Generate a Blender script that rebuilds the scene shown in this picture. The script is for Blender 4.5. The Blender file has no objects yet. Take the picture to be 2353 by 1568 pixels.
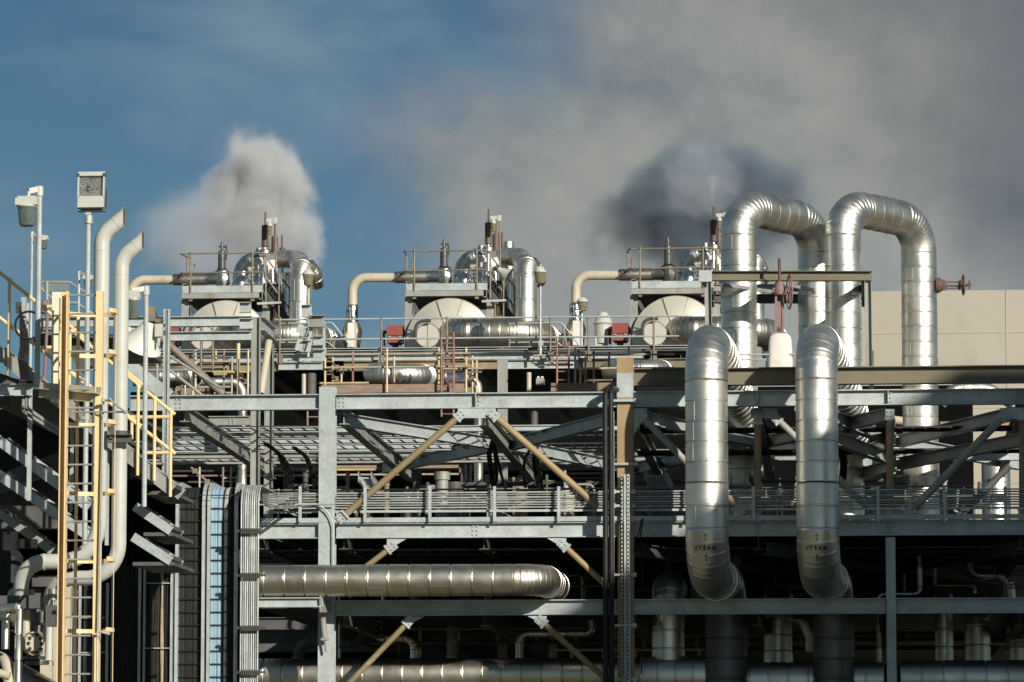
import bpy, bmesh, math, random
from mathutils import Vector, Matrix
random.seed(7)
SC = bpy.context.scene
COL = SC.collection
R = math.radians

# ---------------------------------------------------------------- camera
FPX, CXV, CYV = 9766.0, 1176.5, 784.0       # focal length and centre, in units of a 2353 px wide view
TANP = 0.1127                               # the camera looks up a little
EYE = 1.7
cam_d = bpy.data.cameras.new("camera")
cam = bpy.data.objects.new("camera", cam_d)
COL.objects.link(cam)
cam_d.sensor_width = 36.0
cam_d.lens = 36.0 * FPX / 2353.0
cam_d.clip_start, cam_d.clip_end = 1.0, 6000.0
PITCH = math.atan(TANP)
cam.location = (0, 0, EYE)
cam.rotation_euler = (math.pi / 2 + PITCH, 0, 0)
SC.camera = cam
SC.render.resolution_x, SC.render.resolution_y = 1024, 682

# ---------------------------------------------------------------- light
SUN_EL, SUN_AZ = R(21), R(31)               # low sun, behind the camera to the right
SUN_DIR = Vector((math.sin(SUN_AZ) * math.cos(SUN_EL), -math.cos(SUN_AZ) * math.cos(SUN_EL), math.sin(SUN_EL)))
sun_d = bpy.data.lights.new("sun", 'SUN')
sun_d.energy, sun_d.angle, sun_d.color = 5.0, R(0.55), (1.0, 0.945, 0.845)
sun = bpy.data.objects.new("sun", sun_d)
COL.objects.link(sun)
sun.rotation_euler = (-SUN_DIR).to_track_quat('-Z', 'Y').to_euler()

SC.view_settings.view_transform = 'Standard'
SC.view_settings.look = 'None'
SC.view_settings.exposure = 0.15
SC.view_settings.gamma = 1.0
SC.render.engine = 'CYCLES'
cy = SC.cycles
cy.max_bounces, cy.diffuse_bounces, cy.glossy_bounces = 6, 2, 4
cy.transmission_bounces, cy.transparent_max_bounces, cy.volume_bounces = 4, 12, 1
cy.volume_step_rate, cy.volume_max_steps = 1.0, 160
cy.sample_clamp_indirect = 4.0
cy.use_denoising = True

# ---------------------------------------------------------------- world: nishita sky with high thin cloud and a distant bank of steam
wd = bpy.data.worlds.new("World")
SC.world = wd
wd.use_nodes = True
wn, wl = wd.node_tree.nodes, wd.node_tree.links
wn.clear()
def W_(t, **k):
    n = wn.new(t)
    for a, b in k.items():
        setattr(n, a, b)
    return n
def wmath(op, a, b=None, c=None, clamp=False):
    n = W_('ShaderNodeMath', operation=op, use_clamp=clamp)
    for i, x in enumerate((a, b, c)):
        if x is None: continue
        if isinstance(x, (int, float)): n.inputs[i].default_value = x
        else: wl.new(x, n.inputs[i])
    return n.outputs[0]
def wsmooth(x, lo, hi):
    n = W_('ShaderNodeMapRange', interpolation_type='SMOOTHSTEP')
    wl.new(x, n.inputs[0])
    n.inputs[1].default_value, n.inputs[2].default_value = lo, hi
    return n.outputs[0]
sky = W_('ShaderNodeTexSky', sky_type='NISHITA')
sky.sun_disc = False
sky.sun_elevation, sky.sun_rotation = SUN_EL, math.pi - SUN_AZ
sky.altitude, sky.air_density, sky.dust_density, sky.ozone_density = 600, 0.8, 0.3, 3.5
geo = W_('ShaderNodeTexCoord')
sep = W_('ShaderNodeSeparateXYZ')
wl.new(geo.outputs['Generated'], sep.inputs[0])
dx, dy, dz = sep.outputs
# bearing (radians east of north) and elevation of the looked-at direction
az = wmath('ARCTAN2', dx, dy)
el = wmath('ARCSINE', dz)
comb = W_('ShaderNodeCombineXYZ')
wl.new(az, comb.inputs[0]); wl.new(el, comb.inputs[1])
def wnoise(scale, detail=5, rough=0.5, sx=1.0, sy=1.0, off=(0, 0, 0), dist=0.0):
    m = W_('ShaderNodeMapping')
    m.inputs['Scale'].default_value = (sx, sy, 1)
    m.inputs['Location'].default_value = off
    wl.new(comb.outputs[0], m.inputs[0])
    n = W_('ShaderNodeTexNoise')
    n.inputs['Scale'].default_value, n.inputs['Detail'].default_value = scale, detail
    n.inputs['Roughness'].default_value = rough
    n.inputs['Distortion'].default_value = dist
    wl.new(m.outputs[0], n.inputs['Vector'])
    return n.outputs['Fac']
n1 = wnoise(26, 6, 0.52, off=(3.1, 1.7, 0))
n2 = wnoise(14, 4, 0.5, 1.0, 2.2, off=(7.3, 2.2, 0), dist=0.3)
n3 = wnoise(60, 6, 0.55, off=(1.2, 9.4, 0))
# steam bank: lies east of a slanting edge
edge = wmath('ADD', wmath('MULTIPLY_ADD', n1, 0.085, -0.0425), wmath('MULTIPLY_ADD', n3, 0.022, -0.011))
lean = wmath('MULTIPLY', wmath('MAXIMUM', wmath('SUBTRACT', el, 0.158), 0.0), 1.10)
low = wmath('MULTIPLY', wmath('MAXIMUM', wmath('SUBTRACT', 0.122, el), 0.0), 0.62)
dist = wmath('ADD', wmath('SUBTRACT', wmath('ADD', az, low), lean), edge)
bank = wsmooth(dist, -0.052, 0.008)
wisp = wmath('MULTIPLY', wsmooth(n2, 0.36, 0.70), wsmooth(el, 0.115, 0.155))
wisp = wmath('MULTIPLY', wisp, 0.55)
hsv = W_('ShaderNodeHueSaturation')
hsv.inputs['Saturation'].default_value = 1.0
hsv.inputs['Value'].default_value = 0.62
wl.new(sky.outputs[0], hsv.inputs['Color'])
def wmix(fac, a, b):
    n = W_('ShaderNodeMix', data_type='RGBA')
    wl.new(fac, n.inputs[0])
    for s, x in ((6, a), (7, b)):
        if isinstance(x, tuple): n.inputs[s].default_value = (*x, 1)
        else: wl.new(x, n.inputs[s])
    return n.outputs[2]
SKYK = 0.075
cl = W_('ShaderNodeValToRGB')
cl.color_ramp.elements[0].position, cl.color_ramp.elements[0].color = 0.36, (0.165 / SKYK, 0.19 / SKYK, 0.21 / SKYK, 1)
cl.color_ramp.elements[1].position, cl.color_ramp.elements[1].color = 0.63, (0.325 / SKYK, 0.325 / SKYK, 0.295 / SKYK, 1)
wl.new(wmath('MULTIPLY_ADD', n3, 0.22, wmath('MULTIPLY', wnoise(15, 8, 0.6, 1, 1.3, off=(5.2, 0.4, 0), dist=0.15), 0.80)), cl.inputs[0])
tint = W_('ShaderNodeVectorMath', operation='MULTIPLY')
wl.new(hsv.outputs[0], tint.inputs[0])
tint.inputs[1].default_value = (0.73, 0.87, 0.80)
c1 = wmix(wisp, tint.outputs[0], (0.225 / SKYK, 0.30 / SKYK, 0.335 / SKYK))
bank = wmath('MULTIPLY', bank, wmath('SUBTRACT', 1.0, wsmooth(az, 0.30, 0.62)))
bk = wmath('MULTIPLY', bank, 0.95)
far = wmath('MULTIPLY', wsmooth(wmath('ADD', wmath('ADD', az, wmath('MULTIPLY_ADD', n1, 0.10, -0.05)), wmath('MULTIPLY', wmath('SUBTRACT', el, 0.12), 0.55)), 0.065, 0.17), 0.75)
steam = wmix(far, cl.outputs[0], (0.095 / SKYK, 0.110 / SKYK, 0.130 / SKYK))
lowb = wmath('MULTIPLY', wsmooth(wmath('SUBTRACT', 0.0, wmath('ADD', el, wmath('MULTIPLY_ADD', n1, 0.05, -0.025))), -0.155, -0.085), 0.75)
steam = wmix(lowb, steam, (0.375 / SKYK, 0.388 / SKYK, 0.368 / SKYK))
c2 = wmix(bk, c1, steam)
bg = W_('ShaderNodeBackground')
bg.inputs[1].default_value = SKYK
wl.new(c2, bg.inputs[0])
wo = W_('ShaderNodeOutputWorld')
wl.new(bg.outputs[0], wo.inputs[0])
# ---------------------------------------------------------------- placing things
SLOPE = -0.0826                             # the plant stands turned a few degrees from the camera
EX = Vector((1, SLOPE, 0)).normalized()
EY = Vector((-SLOPE, 1, 0)).normalized()
EZ = Vector((0, 0, 1))
def at(u, v, y):
    """point of the plant's plane at depth y which the photograph shows at (u, v)"""
    xc, yc = (u - CXV) / FPX, (CYV - v) / FPX
    d = Vector((xc, math.cos(PITCH) - math.sin(PITCH) * yc, math.sin(PITCH) + math.cos(PITCH) * yc))
    return d * (y / (d.y - SLOPE * d.x)) + Vector((0, 0, EYE))
def m(px, y): return px * y / FPX           # metres of so many view pixels at depth y
# enlarged tiles of the photograph -> view pixels
def tile(x0, y0, s): return lambda x, y: ((x0 + x / s) / 1.74076, (y0 + y / s) / 1.74076)
t1, t2, t3, t4, t5 = tile(0, 600, 2.24), tile(0, 1200, 2.24), tile(0, 2030, 2.24), tile(500, 900, 2.6133), tile(1300, 800, 2.24)
t6, t7, t8, t9, t10 = tile(2200, 800, 2.24), tile(2700, 700, 1.6855), tile(500, 1400, 2.6133), tile(1200, 1400, 2.6133), tile(1800, 1400, 2.6133)
t11, t12, t13, t14 = tile(2500, 1400, 2.6133), tile(3200, 1400, 2.6138), tile(400, 1900, 1.8889), tile(1200, 1950, 1.9608)
t15, t16, t17, t18 = tile(2300, 1950, 2.01), tile(3096, 1950, 2.01), tile(0, 1700, 2.24), tile(950, 1150, 4.48)
t19, t20 = tile(3500, 1800, 3.92), tile(0, 2300, 3.648)
def A(t, x, y, Y): return at(*t(x, y), Y)
def hline(u1, u2, v, Y, uref=1176):
    """horizontal line on the plane at depth Y, level with (uref, v)"""
    z = at(uref, v, Y).z
    a, b = at(u1, v, Y), at(u2, v, Y)
    a.z = b.z = z
    return a, b

# ---------------------------------------------------------------- mesh collector
class MB:
    def __init__(s): s.v, s.f, s.t = [], [], []
    def add(s, vs, fs, tone=0.5):
        o = len(s.v)
        s.v += [Vector(p) for p in vs]
        s.f += [tuple(i + o for i in f) for f in fs]
        s.t += [tone] * len(vs)
    def box(s, c, sx, sy, sz, ax=None, ay=None, az=None):
        ax, ay, az = ax or EX, ay or EY, az or EZ
        c = Vector(c)
        vs = [c + ax * (i * sx / 2) + ay * (j * sy / 2) + az * (k * sz / 2) for k in (-1, 1) for j in (-1, 1) for i in (-1, 1)]
        s.add(vs, [(0, 2, 3, 1), (4, 5, 7, 6), (0, 1, 5, 4), (2, 6, 7, 3), (0, 4, 6, 2), (1, 3, 7, 5)])
        return s
    def prof(s, p, q, pts, up=None):
        """closed 2-D profile (side, up) swept from p to q"""
        p, q = Vector(p), Vector(q)
        d = (q - p).normalized()
        up = Vector(up or EZ)
        if abs(d.dot(up)) > 0.999: up = EY if abs(d.dot(EY)) < 0.9 else EX
        side = d.cross(up).normalized()
        up = side.cross(d).normalized()
        n = len(pts)
        vs = [b + side * x + up * y for b in (p, q) for x, y in pts]
        fs = [(i, (i + 1) % n, n + (i + 1) % n, n + i) for i in range(n)] + [tuple(range(n))[::-1], tuple(range(n, 2 * n))]
        s.add(vs, fs)
        return s
    def bar(s, p, q, w, h, up=None):
        return s.prof(p, q, [(-w / 2, -h / 2), (w / 2, -h / 2), (w / 2, h / 2), (-w / 2, h / 2)], up)
    def ibeam(s, p, q, h, w, t=0.018, up=None):
        a, b, c, d = w / 2, h / 2, t / 2, h / 2 - t
        return s.prof(p, q, [(-a, -b), (a, -b), (a, -d), (c, -d), (c, d), (a, d), (a, b), (-a, b), (-a, d), (-c, d), (-c, -d), (-a, -d)], up)
    def channel(s, p, q, h, w, t=0.012, up=None, flip=1):
        a, b, d = w, h / 2, h / 2 - t
        pts = [(0, -b), (a, -b), (a, -d), (t, -d), (t, d), (a, d), (a, b), (0, b)]
        if flip < 0: pts = [(-x, y) for x, y in pts][::-1]
        return s.prof(p, q, pts, up)
    def angle(s, p, q, a, t=0.01, up=None):
        return s.prof(p, q, [(0, 0), (a, 0), (a, t), (t, t), (t, a), (0, a)], up)
    def tube(s, pts, r, n=10, caps=True, tones=None):
        pts = [Vector(p) for p in pts]
        k = len(pts)
        rs = r if isinstance(r, (list, tuple)) else [r] * k
        tan = []
        for i in range(k):
            d = Vector((0, 0, 0))
            if i > 0: d += (pts[i] - pts[i - 1]).normalized()
            if i < k - 1: d += (pts[i + 1] - pts[i]).normalized()
            tan.append(d.normalized() if d.length > 1e-6 else Vector((0, 0, 1)))
        t0 = tan[0]
        nrm = t0.cross(EY if abs(t0.dot(EY)) < 0.9 else EZ).normalized()
        vs, ts = [], []
        for i in range(k):
            nrm = (nrm - tan[i] * nrm.dot(tan[i])).normalized()
            bi = tan[i].cross(nrm)
            for j in range(n):
                a = 2 * math.pi * j / n
                vs.append(pts[i] + (nrm * math.cos(a) + bi * math.sin(a)) * rs[i])
                ts.append(tones[i] if tones else 0.5)
        fs = [(i * n + j, i * n + (j + 1) % n, (i + 1) * n + (j + 1) % n, (i + 1) * n + j) for i in range(k - 1) for j in range(n)]
        if caps:
            fs += [tuple(range(n))[::-1], tuple(range((k - 1) * n, k * n))]
        o = len(s.v)
        s.v += vs; s.t += ts
        s.f += [tuple(i + o for i in f) for f in fs]
        return s
    def lathe(s, base, axis, rz, n=24):
        base, axis = Vector(base), Vector(axis).normalized()
        pts = [base + axis * z for r, z in rz]
        t = axis
        nrm = t.cross(EY if abs(t.dot(EY)) < 0.9 else EZ).normalized()
        bi = t.cross(nrm)
        vs = [p + (nrm * math.cos(2 * math.pi * j / n) + bi * math.sin(2 * math.pi * j / n)) * max(rz[i][0], 1e-4) for i, p in enumerate(pts) for j in range(n)]
        k = len(pts)
        fs = [(i * n + j, i * n + (j + 1) % n, (i + 1) * n + (j + 1) % n, (i + 1) * n + j) for i in range(k - 1) for j in range(n)]
        fs += [tuple(range(n))[::-1], tuple(range((k - 1) * n, k * n))]
        s.add(vs, fs)
        return s
    def sphere(s, c, r, n=10, sq=1.0):
        k = n // 2 + 1
        return s.lathe(Vector(c), EZ, [(r * math.sin(math.pi * i / k), -r * sq * math.cos(math.pi * i / k)) for i in range(k + 1)], n)
    def bolts(s, c, nrm, offs, ax, ay, r=0.014, h=0.016):
        for a, b in offs:
            p = Vector(c) + ax * a + ay * b
            s.tube([p, p + nrm * h], r, 6)
        return s
    def lumps(s, amt, scale=6.0):
        for i, p in enumerate(s.v):
            h = math.sin(p.x * scale * 1.7 + p.z * scale) + math.sin(p.z * scale * 2.3 - p.x * scale * 0.7) + math.sin(p.y * scale * 1.9 + p.z * scale * 3.1)
            c = Vector((math.sin(p.x * 31 + p.z * 17), math.sin(p.y * 23 + p.x * 41), math.sin(p.z * 37 + p.y * 11)))
            s.v[i] = p + c * amt * h * 0.5
        return s

def fillet(pts, rad, n=10):
    """polyline with its corners rounded; rad a number or one per inner corner"""
    pts = [Vector(p) for p in pts]
    out = [pts[0]]
    for i in range(1, len(pts) - 1):
        r = rad[i - 1] if isinstance(rad, (list, tuple)) else rad
        a, b, c = pts[i - 1], pts[i], pts[i + 1]
        d1, d2 = (a - b).normalized(), (c - b).normalized()
        th = math.acos(max(-1, min(1, d1.dot(d2))))
        if math.pi - th < 0.02 or r <= 0:
            out.append(b); continue
        cut = min(r / math.tan(th / 2), (a - b).length * 0.499, (c - b).length * 0.499)
        r2 = cut * math.tan(th / 2)
        bis = (d1 + d2).normalized()
        cen = b + bis * (r2 / math.sin(th / 2))
        s0, s1 = b + d1 * cut - cen, b + d2 * cut - cen
        ang = s0.angle(s1)
        ax = s0.cross(s1).normalized()
        for k in range(n + 1):
            out.append(cen + Matrix.Rotation(ang * k / n, 3, ax) @ s0)
    out.append(pts[-1])
    return out

def clad(mb, pts, r, pitch=0.42, n=40, groove=0.014, jitter=0.004, r_end=None):
    """sheet-metal cladding: separate shells with lapped seams along the path"""
    pts = [Vector(p) for p in pts]
    q = [pts[0]]
    for a, b in zip(pts, pts[1:]):
        L = (b - a).length
        k = max(1, int(round(L / pitch))) if L > pitch * 1.3 else 1
        for i in range(1, k + 1): q.append(a.lerp(b, i / k))
    P, RR, T = [], [], []
    K = len(q) - 1
    for i in range(K):
        a, b = q[i], q[i + 1]
        d = (b - a)
        L = d.length
        if L < 1e-5: continue
        d = d / L
        g = min(groove, L * 0.10)
        dep, lip = (min(0.024, 0.004 + L * 0.05), 0.006) if L > 0.24 else (0.004, 0.0012)
        if L <= 0.24: g = min(0.008, L * 0.10)
        ra = r if r_end is None else r + (r_end - r) * i / K
        rb = r if r_end is None else r + (r_end - r) * (i + 1) / K
        j = random.uniform(-jitter, jitter) * min(1, L / .4)
        t = random.random()
        P += [a + d * g * 0.5, a + d * g * 1.2, a + d * g * 2.6, b - d * g * 1.6, b - d * g * 0.9]
        RR += [ra - dep, ra + j + lip, ra + j, rb + j, rb - dep]
        T += [t] * 5
        if L > 0.3 and n >= 28:
            f = -EY + EX * random.uniform(-.9, .9) + EZ * random.uniform(-.9, .9)
            f = (f - d * f.dot(d)).normalized()
            c_ = (a + b) / 2 + f * (min(ra, rb) + j)
            mb.box(c_, L - 3 * g, 0.022, 0.010, d, d.cross(f), f)
    mb.tube(P, RR, n, True, T)
    return mb

# ---------------------------------------------------------------- objects
def link(o, parent=None):
    COL.objects.link(o)
    if parent is not None: o.parent = parent
    return o
def world_loc(o):
    l = Vector(o.location)
    while o.parent is not None:
        o = o.parent
        l += Vector(o.location)
    return l
def obj(name, mb, mat, parent=None, sharp=32):
    me = bpy.data.meshes.new(name)
    if parent is None:
        lo = Vector((min(p.x for p in mb.v), min(p.y for p in mb.v), min(p.z for p in mb.v)))
        hi = Vector((max(p.x for p in mb.v), max(p.y for p in mb.v), max(p.z for p in mb.v)))
        org = Vector(((lo.x + hi.x) / 2, (lo.y + hi.y) / 2, lo.z))
    else:
        org = world_loc(parent)
    me.from_pydata([tuple(p - org) for p in mb.v], [], mb.f)
    bm = bmesh.new(); bm.from_mesh(me)
    bmesh.ops.recalc_face_normals(bm, faces=bm.faces)
    bm.to_mesh(me); bm.free()
    at_ = me.attributes.new("tone", 'FLOAT', 'POINT')
    at_.data.foreach_set("value", mb.t)
    me.materials.append(mat)
    me.polygons.foreach_set("use_smooth", [True] * len(me.polygons))
    me.set_sharp_from_angle(angle=R(sharp))
    o = bpy.data.objects.new(name, me)
    if parent is None: o.location = org
    link(o, parent)
    return o
def tag(o, label, cat, group=None, kind=None):
    if label: o["label"] = label
    if cat: o["category"] = cat
    if group: o["group"] = group
    if kind: o["kind"] = kind
    return o
def thing(name, label, cat, loc, group=None):
    o = bpy.data.objects.new(name, None)
    o.empty_display_size = 0.2
    o.location = loc
    link(o)
    return tag(o, label, cat, group)
def solo(name, mb, mat, label, cat, group=None, kind=None, sharp=32):
    return tag(obj(name, mb, mat, None, sharp), label, cat, group, kind)
def copy_tree(o, shift=None, parent=None):
    c = o.copy()
    COL.objects.link(c)
    if parent is not None: c.parent = parent
    if shift is not None: c.location = Vector(o.location) + shift
    for ch in o.children: copy_tree(ch, None, c)
    return c

# ---------------------------------------------------------------- materials
def mat(name, col, rough=0.5, metal=0.0, var=0.12, scale=2.0, stretch=(1, 1, 1), bump=0.0, bscale=40, stain=None, spangle=0.0, tone=0.0, spec=0.5, rvar=0.1, trans=0.0):
    M = bpy.data.materials.new(name)
    M.use_nodes = True
    N, L = M.node_tree.nodes, M.node_tree.links
    b = N['Principled BSDF']
    b.inputs['Roughness'].default_value, b.inputs['Metallic'].default_value = rough, metal
    b.inputs['Specular IOR Level'].default_value = spec
    if trans: b.inputs['Transmission Weight'].default_value = trans
    tc = N.new('ShaderNodeTexCoord')
    mp = N.new('ShaderNodeMapping')
    mp.inputs['Scale'].default_value = stretch
    oi = N.new('ShaderNodeObjectInfo')
    va = N.new('ShaderNodeVectorMath'); va.operation = 'ADD'
    L.new(tc.outputs['Object'], va.inputs[0])
    sc = N.new('ShaderNodeVectorMath'); sc.operation = 'SCALE'
    sc.inputs[0].default_value = (31, 17, 23)
    L.new(oi.outputs['Random'], sc.inputs['Scale'])
    L.new(sc.outputs[0], va.inputs[1])
    L.new(va.outputs[0], mp.inputs[0])
    def noise(s, d=5, r=0.6):
        n = N.new('ShaderNodeTexNoise')
        n.inputs['Scale'].default_value, n.inputs['Detail'].default_value, n.inputs['Roughness'].default_value = s, d, r
        L.new(mp.outputs[0], n.inputs['Vector'])
        return n.outputs['Fac']
    def mix(f, a, c):
        x = N.new('ShaderNodeMix'); x.data_type = 'RGBA'
        if isinstance(f, float): x.inputs[0].default_value = f
        else: L.new(f, x.inputs[0])
        for i, k in ((6, a), (7, c)):
            if isinstance(k, tuple): x.inputs[i].default_value = (*k, 1)
            else: L.new(k, x.inputs[i])
        return x.outputs[2]
    def rng(f, lo, hi, a=0.0, c=1.0):
        x = N.new('ShaderNodeMapRange')
        L.new(f, x.inputs[0])
        x.inputs[1].default_value, x.inputs[2].default_value, x.inputs[3].default_value, x.inputs[4].default_value = lo, hi, a, c
        return x.outputs[0]
    n0 = noise(scale)
    dark = tuple(max(0, k * (1 - var)) for k in col)
    lite = tuple(min(1, k * (1 + var)) for k in col)
    c = mix(rng(n0, 0.3, 0.7), dark, lite)
    if spangle:
        vo = N.new('ShaderNodeTexVoronoi')
        vo.inputs['Scale'].default_value = 28
        L.new(mp.outputs[0], vo.inputs['Vector'])
        bw = N.new('ShaderNodeSeparateColor')
        L.new(vo.outputs['Color'], bw.inputs[0])
        k = rng(bw.outputs[0], 0, 1, 1 - spangle, 1 + spangle)
        x = N.new('ShaderNodeVectorMath'); x.operation = 'SCALE'
        L.new(c, x.inputs[0]); L.new(k, x.inputs['Scale'])
        c = x.outputs[0]
    if tone:
        at_ = N.new('ShaderNodeAttribute'); at_.attribute_name = 'tone'
        k = rng(at_.outputs['Fac'], 0, 1, 1 - tone, 1 + tone)
        x = N.new('ShaderNodeVectorMath'); x.operation = 'SCALE'
        L.new(c, x.inputs[0]); L.new(k, x.inputs['Scale'])
        c = x.outputs[0]
    if stain:
        for (sc_col, lo, hi, ss) in stain:
            c = mix(rng(noise(ss, 8, 0.65), lo, hi), c, sc_col)
    L.new(c, b.inputs['Base Color'])
    if rvar:
        L.new(rng(noise(scale * 2.7), 0.3, 0.7, max(0.03, rough - rvar), min(1, rough + rvar)), b.inputs['Roughness'])
    if bump:
        bp = N.new('ShaderNodeBump')
        bp.inputs['Strength'].default_value, bp.inputs['Distance'].default_value = bump, 0.02
        L.new(noise(bscale, 4), bp.inputs['Height'])
        L.new(bp.outputs[0], b.inputs['Normal'])
    return M
BROWN = (0.17, 0.115, 0.06)
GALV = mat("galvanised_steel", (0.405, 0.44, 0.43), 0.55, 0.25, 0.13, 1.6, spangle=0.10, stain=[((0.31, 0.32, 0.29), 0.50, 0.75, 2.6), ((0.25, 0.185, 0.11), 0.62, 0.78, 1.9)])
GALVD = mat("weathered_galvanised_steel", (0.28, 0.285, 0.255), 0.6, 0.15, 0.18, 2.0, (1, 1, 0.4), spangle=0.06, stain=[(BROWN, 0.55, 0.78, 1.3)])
SHADESTL = mat("shade_dark_steel", (0.085, 0.085, 0.08), 0.7, 0.1, 0.25, 2.0, stain=[((0.08, 0.06, 0.04), 0.5, 0.8, 2.5)])  # base colour darkened to carry interior shade; brown patches are stains
ALU = mat("aluminium_cladding", (0.74, 0.715, 0.64), 0.42, 1.0, 0.07, 0.8, (1, 1, 1), bump=0.05, bscale=4, tone=0.08, rvar=0.08, stain=[((0.55, 0.54, 0.49), 0.58, 0.8, 2.2)])
ALUW = mat("weathered_aluminium_cladding", (0.60, 0.56, 0.46), 0.38, 1.0, 0.10, 1.2, bump=0.04, bscale=6, tone=0.07, rvar=0.06, stain=[((0.42, 0.36, 0.26), 0.55, 0.85, 1.6)])
ALUD = mat("shade_dulled_cladding", (0.13, 0.13, 0.125), 0.5, 0.7, 0.15, 1.2, tone=0.08)  # darker copy of the cladding; shade on the down legs is in its colour
FOIL = mat("crinkled_foil", (0.74, 0.73, 0.70), 0.20, 1.0, 0.08, 3.0, bump=0.55, bscale=9, rvar=0.08)
CREAM = mat("cream_paint", (0.46, 0.462, 0.41), 0.45, 0.0, 0.07, 1.5, stain=[((0.38, 0.36, 0.29), 0.55, 0.75, 1.6), ((0.26, 0.19, 0.12), 0.74, 0.78, 14.0)])
CREAMD = mat("dirty_cream_paint", (0.47, 0.42, 0.31), 0.5, 0.0, 0.08, 1.5, stain=[((0.14, 0.08, 0.04), 0.66, 0.72, 2.4), ((0.30, 0.23, 0.14), 0.55, 0.8, 4.0)])
VCLAD = mat("cream_vessel_cladding", (0.56, 0.53, 0.445), 0.42, 0.30, 0.06, 1.0, stain=[((0.36, 0.29, 0.19), 0.60, 0.85, 1.8)], rvar=0.06)
YEL = mat("yellow_paint", (0.80, 0.57, 0.285), 0.45, 0, 0.06, 2, stain=[((0.30, 0.16, 0.05), 0.70, 0.78, 9)])
YELP = mat("pale_yellow_paint", (0.76, 0.66, 0.47), 0.5, 0, 0.06, 2, stain=[((0.33, 0.18, 0.06), 0.66, 0.74, 10)])
OCHRE = mat("ochre_paint", (0.31, 0.215, 0.105), 0.55, 0, 0.14, 1.5, stain=[((0.42, 0.42, 0.36), 0.66, 0.72, 3.5)])
OCHRD = mat("weathered_ochre_paint", (0.25, 0.185, 0.10), 0.55, 0, 0.2, 1.5, stain=[((0.42, 0.41, 0.35), 0.60, 0.72, 1.4)])
OLIVE = mat("olive_paint", (0.155, 0.135, 0.085), 0.5, 0, 0.12, 1.2, stain=[((0.40, 0.37, 0.25), 0.74, 0.78, 8)])
RUST = mat("rusty_brown_steel", (0.115, 0.072, 0.056), 0.6, 0.1, 0.25, 3, (1, 1, 0.3), stain=[((0.35, 0.27, 0.2), 0.66, 0.74, 6)])
TUBE = mat("brown_weathered_tube", (0.20, 0.165, 0.125), 0.6, 0.1, 0.25, 3, stain=[((0.36, 0.34, 0.29), 0.6, 0.75, 4)])
DARKV = mat("dark_valve_paint", (0.07, 0.072, 0.066), 0.4, 0.2, 0.15, 4)
REDB = mat("red_oxide_paint", (0.25, 0.062, 0.045), 0.45, 0, 0.08, 3)
PINK = mat("faded_maroon_paint", (0.225, 0.135, 0.13), 0.55, 0, 0.15, 4, stain=[((0.17, 0.09, 0.08), 0.6, 0.72, 5)])
SCAFT = mat("scaffold_tube", (0.42, 0.37, 0.27), 0.5, 0.2, 0.2, 2.5, stain=[((0.30, 0.17, 0.11), 0.56, 0.64, 1.5), ((0.62, 0.45, 0.16), 0.62, 0.66, 1.1)])
SCAFY = mat("yellow_scaffold_tube", (0.55, 0.41, 0.17), 0.5, 0.1, 0.2, 2.5, stain=[((0.45, 0.44, 0.40), 0.55, 0.6, 1.6)])
SCAFR = mat("red_oxide_ladder_steel", (0.25, 0.12, 0.09), 0.6, 0.1, 0.2, 3, stain=[((0.40, 0.33, 0.25), 0.6, 0.68, 3)])
WOOD = mat("scaffold_board", (0.25, 0.175, 0.125), 0.75, 0, 0.25, 3, (1, 1, 6))
BLACK = mat("black_rubber", (0.016, 0.016, 0.016), 0.5, 0, 0.2, 5, spec=0.25)
TRAYD = mat("shade_black_tray_steel", (0.03, 0.031, 0.032), 0.6, 0.1, 0.2, 3)  # blackened base puts the shade on trays and floor slabs into the colour
CABLE = mat("dark_cable", (0.026, 0.024, 0.021), 0.6, 0, 0.3, 6, spec=0.2)
CABLEG = mat("charcoal_cable", (0.028, 0.031, 0.034), 0.6, 0, 0.3, 6, spec=0.2)
CABLEB = mat("light_blue_cable", (0.27, 0.40, 0.49), 0.5, 0, 0.08, 6)
CABLEW = mat("white_cable", (0.44, 0.41, 0.37), 0.5, 0, 0.08, 6)
CABLET = mat("tan_cable", (0.36, 0.28, 0.18), 0.5, 0, 0.15, 6)
CONC = mat("stained_concrete", (0.385, 0.345, 0.28), 0.85, 0, 0.09, 0.12, (1, 1, 0.45), stain=[((0.43, 0.33, 0.20), 0.50, 0.72, 0.22), ((0.27, 0.24, 0.19), 0.56, 0.82, 0.6)])
SHADEBLK = mat("shade_black", (0.0045, 0.0048, 0.005), 0.9, 0, 0.2, 0.5, spec=0.05)  # near black in place of the unlit depth behind the rack
GRND = mat("gravel_and_grass", (0.13, 0.125, 0.085), 0.95, 0, 0.3, 0.15, bump=0.3, bscale=3)
GLASS = mat("lamp_glass", (0.34, 0.42, 0.37), 0.12, 0, 0.05, 2, trans=0.75, rvar=0.03)
GLASSY = mat("yellowed_lamp_glass", (0.46, 0.40, 0.24), 0.15, 0, 0.05, 2, trans=0.65, rvar=0.03)
REFL = mat("lamp_reflector", (0.10, 0.092, 0.07), 0.38, 0.6, 0.08, 2)
LAMPP = mat("lamp_housing_paint", (0.46, 0.465, 0.41), 0.45, 0, 0.05, 3)
WRAP = mat("pale_lagging_cloth", (0.66, 0.61, 0.55), 0.8, 0, 0.12, 5, bump=0.4, bscale=12)
STEN = mat("stencil_paint", (0.03, 0.03, 0.03), 0.6, 0, 0.2, 20)
TEAL = mat("teal_handwheel_paint", (0.05, 0.16, 0.20), 0.5, 0, 0.1, 5)
# ---------------------------------------------------------------- ground and far buildings
g = MB(); g.add([(-2500, -600, 0), (2500, -600, 0), (2500, 5000, 0), (-2500, 5000, 0)], [(0, 1, 2, 3)])
tag(obj("ground", g, GRND), "gravel and dry grass around the plant", "ground", None, "structure")

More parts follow.
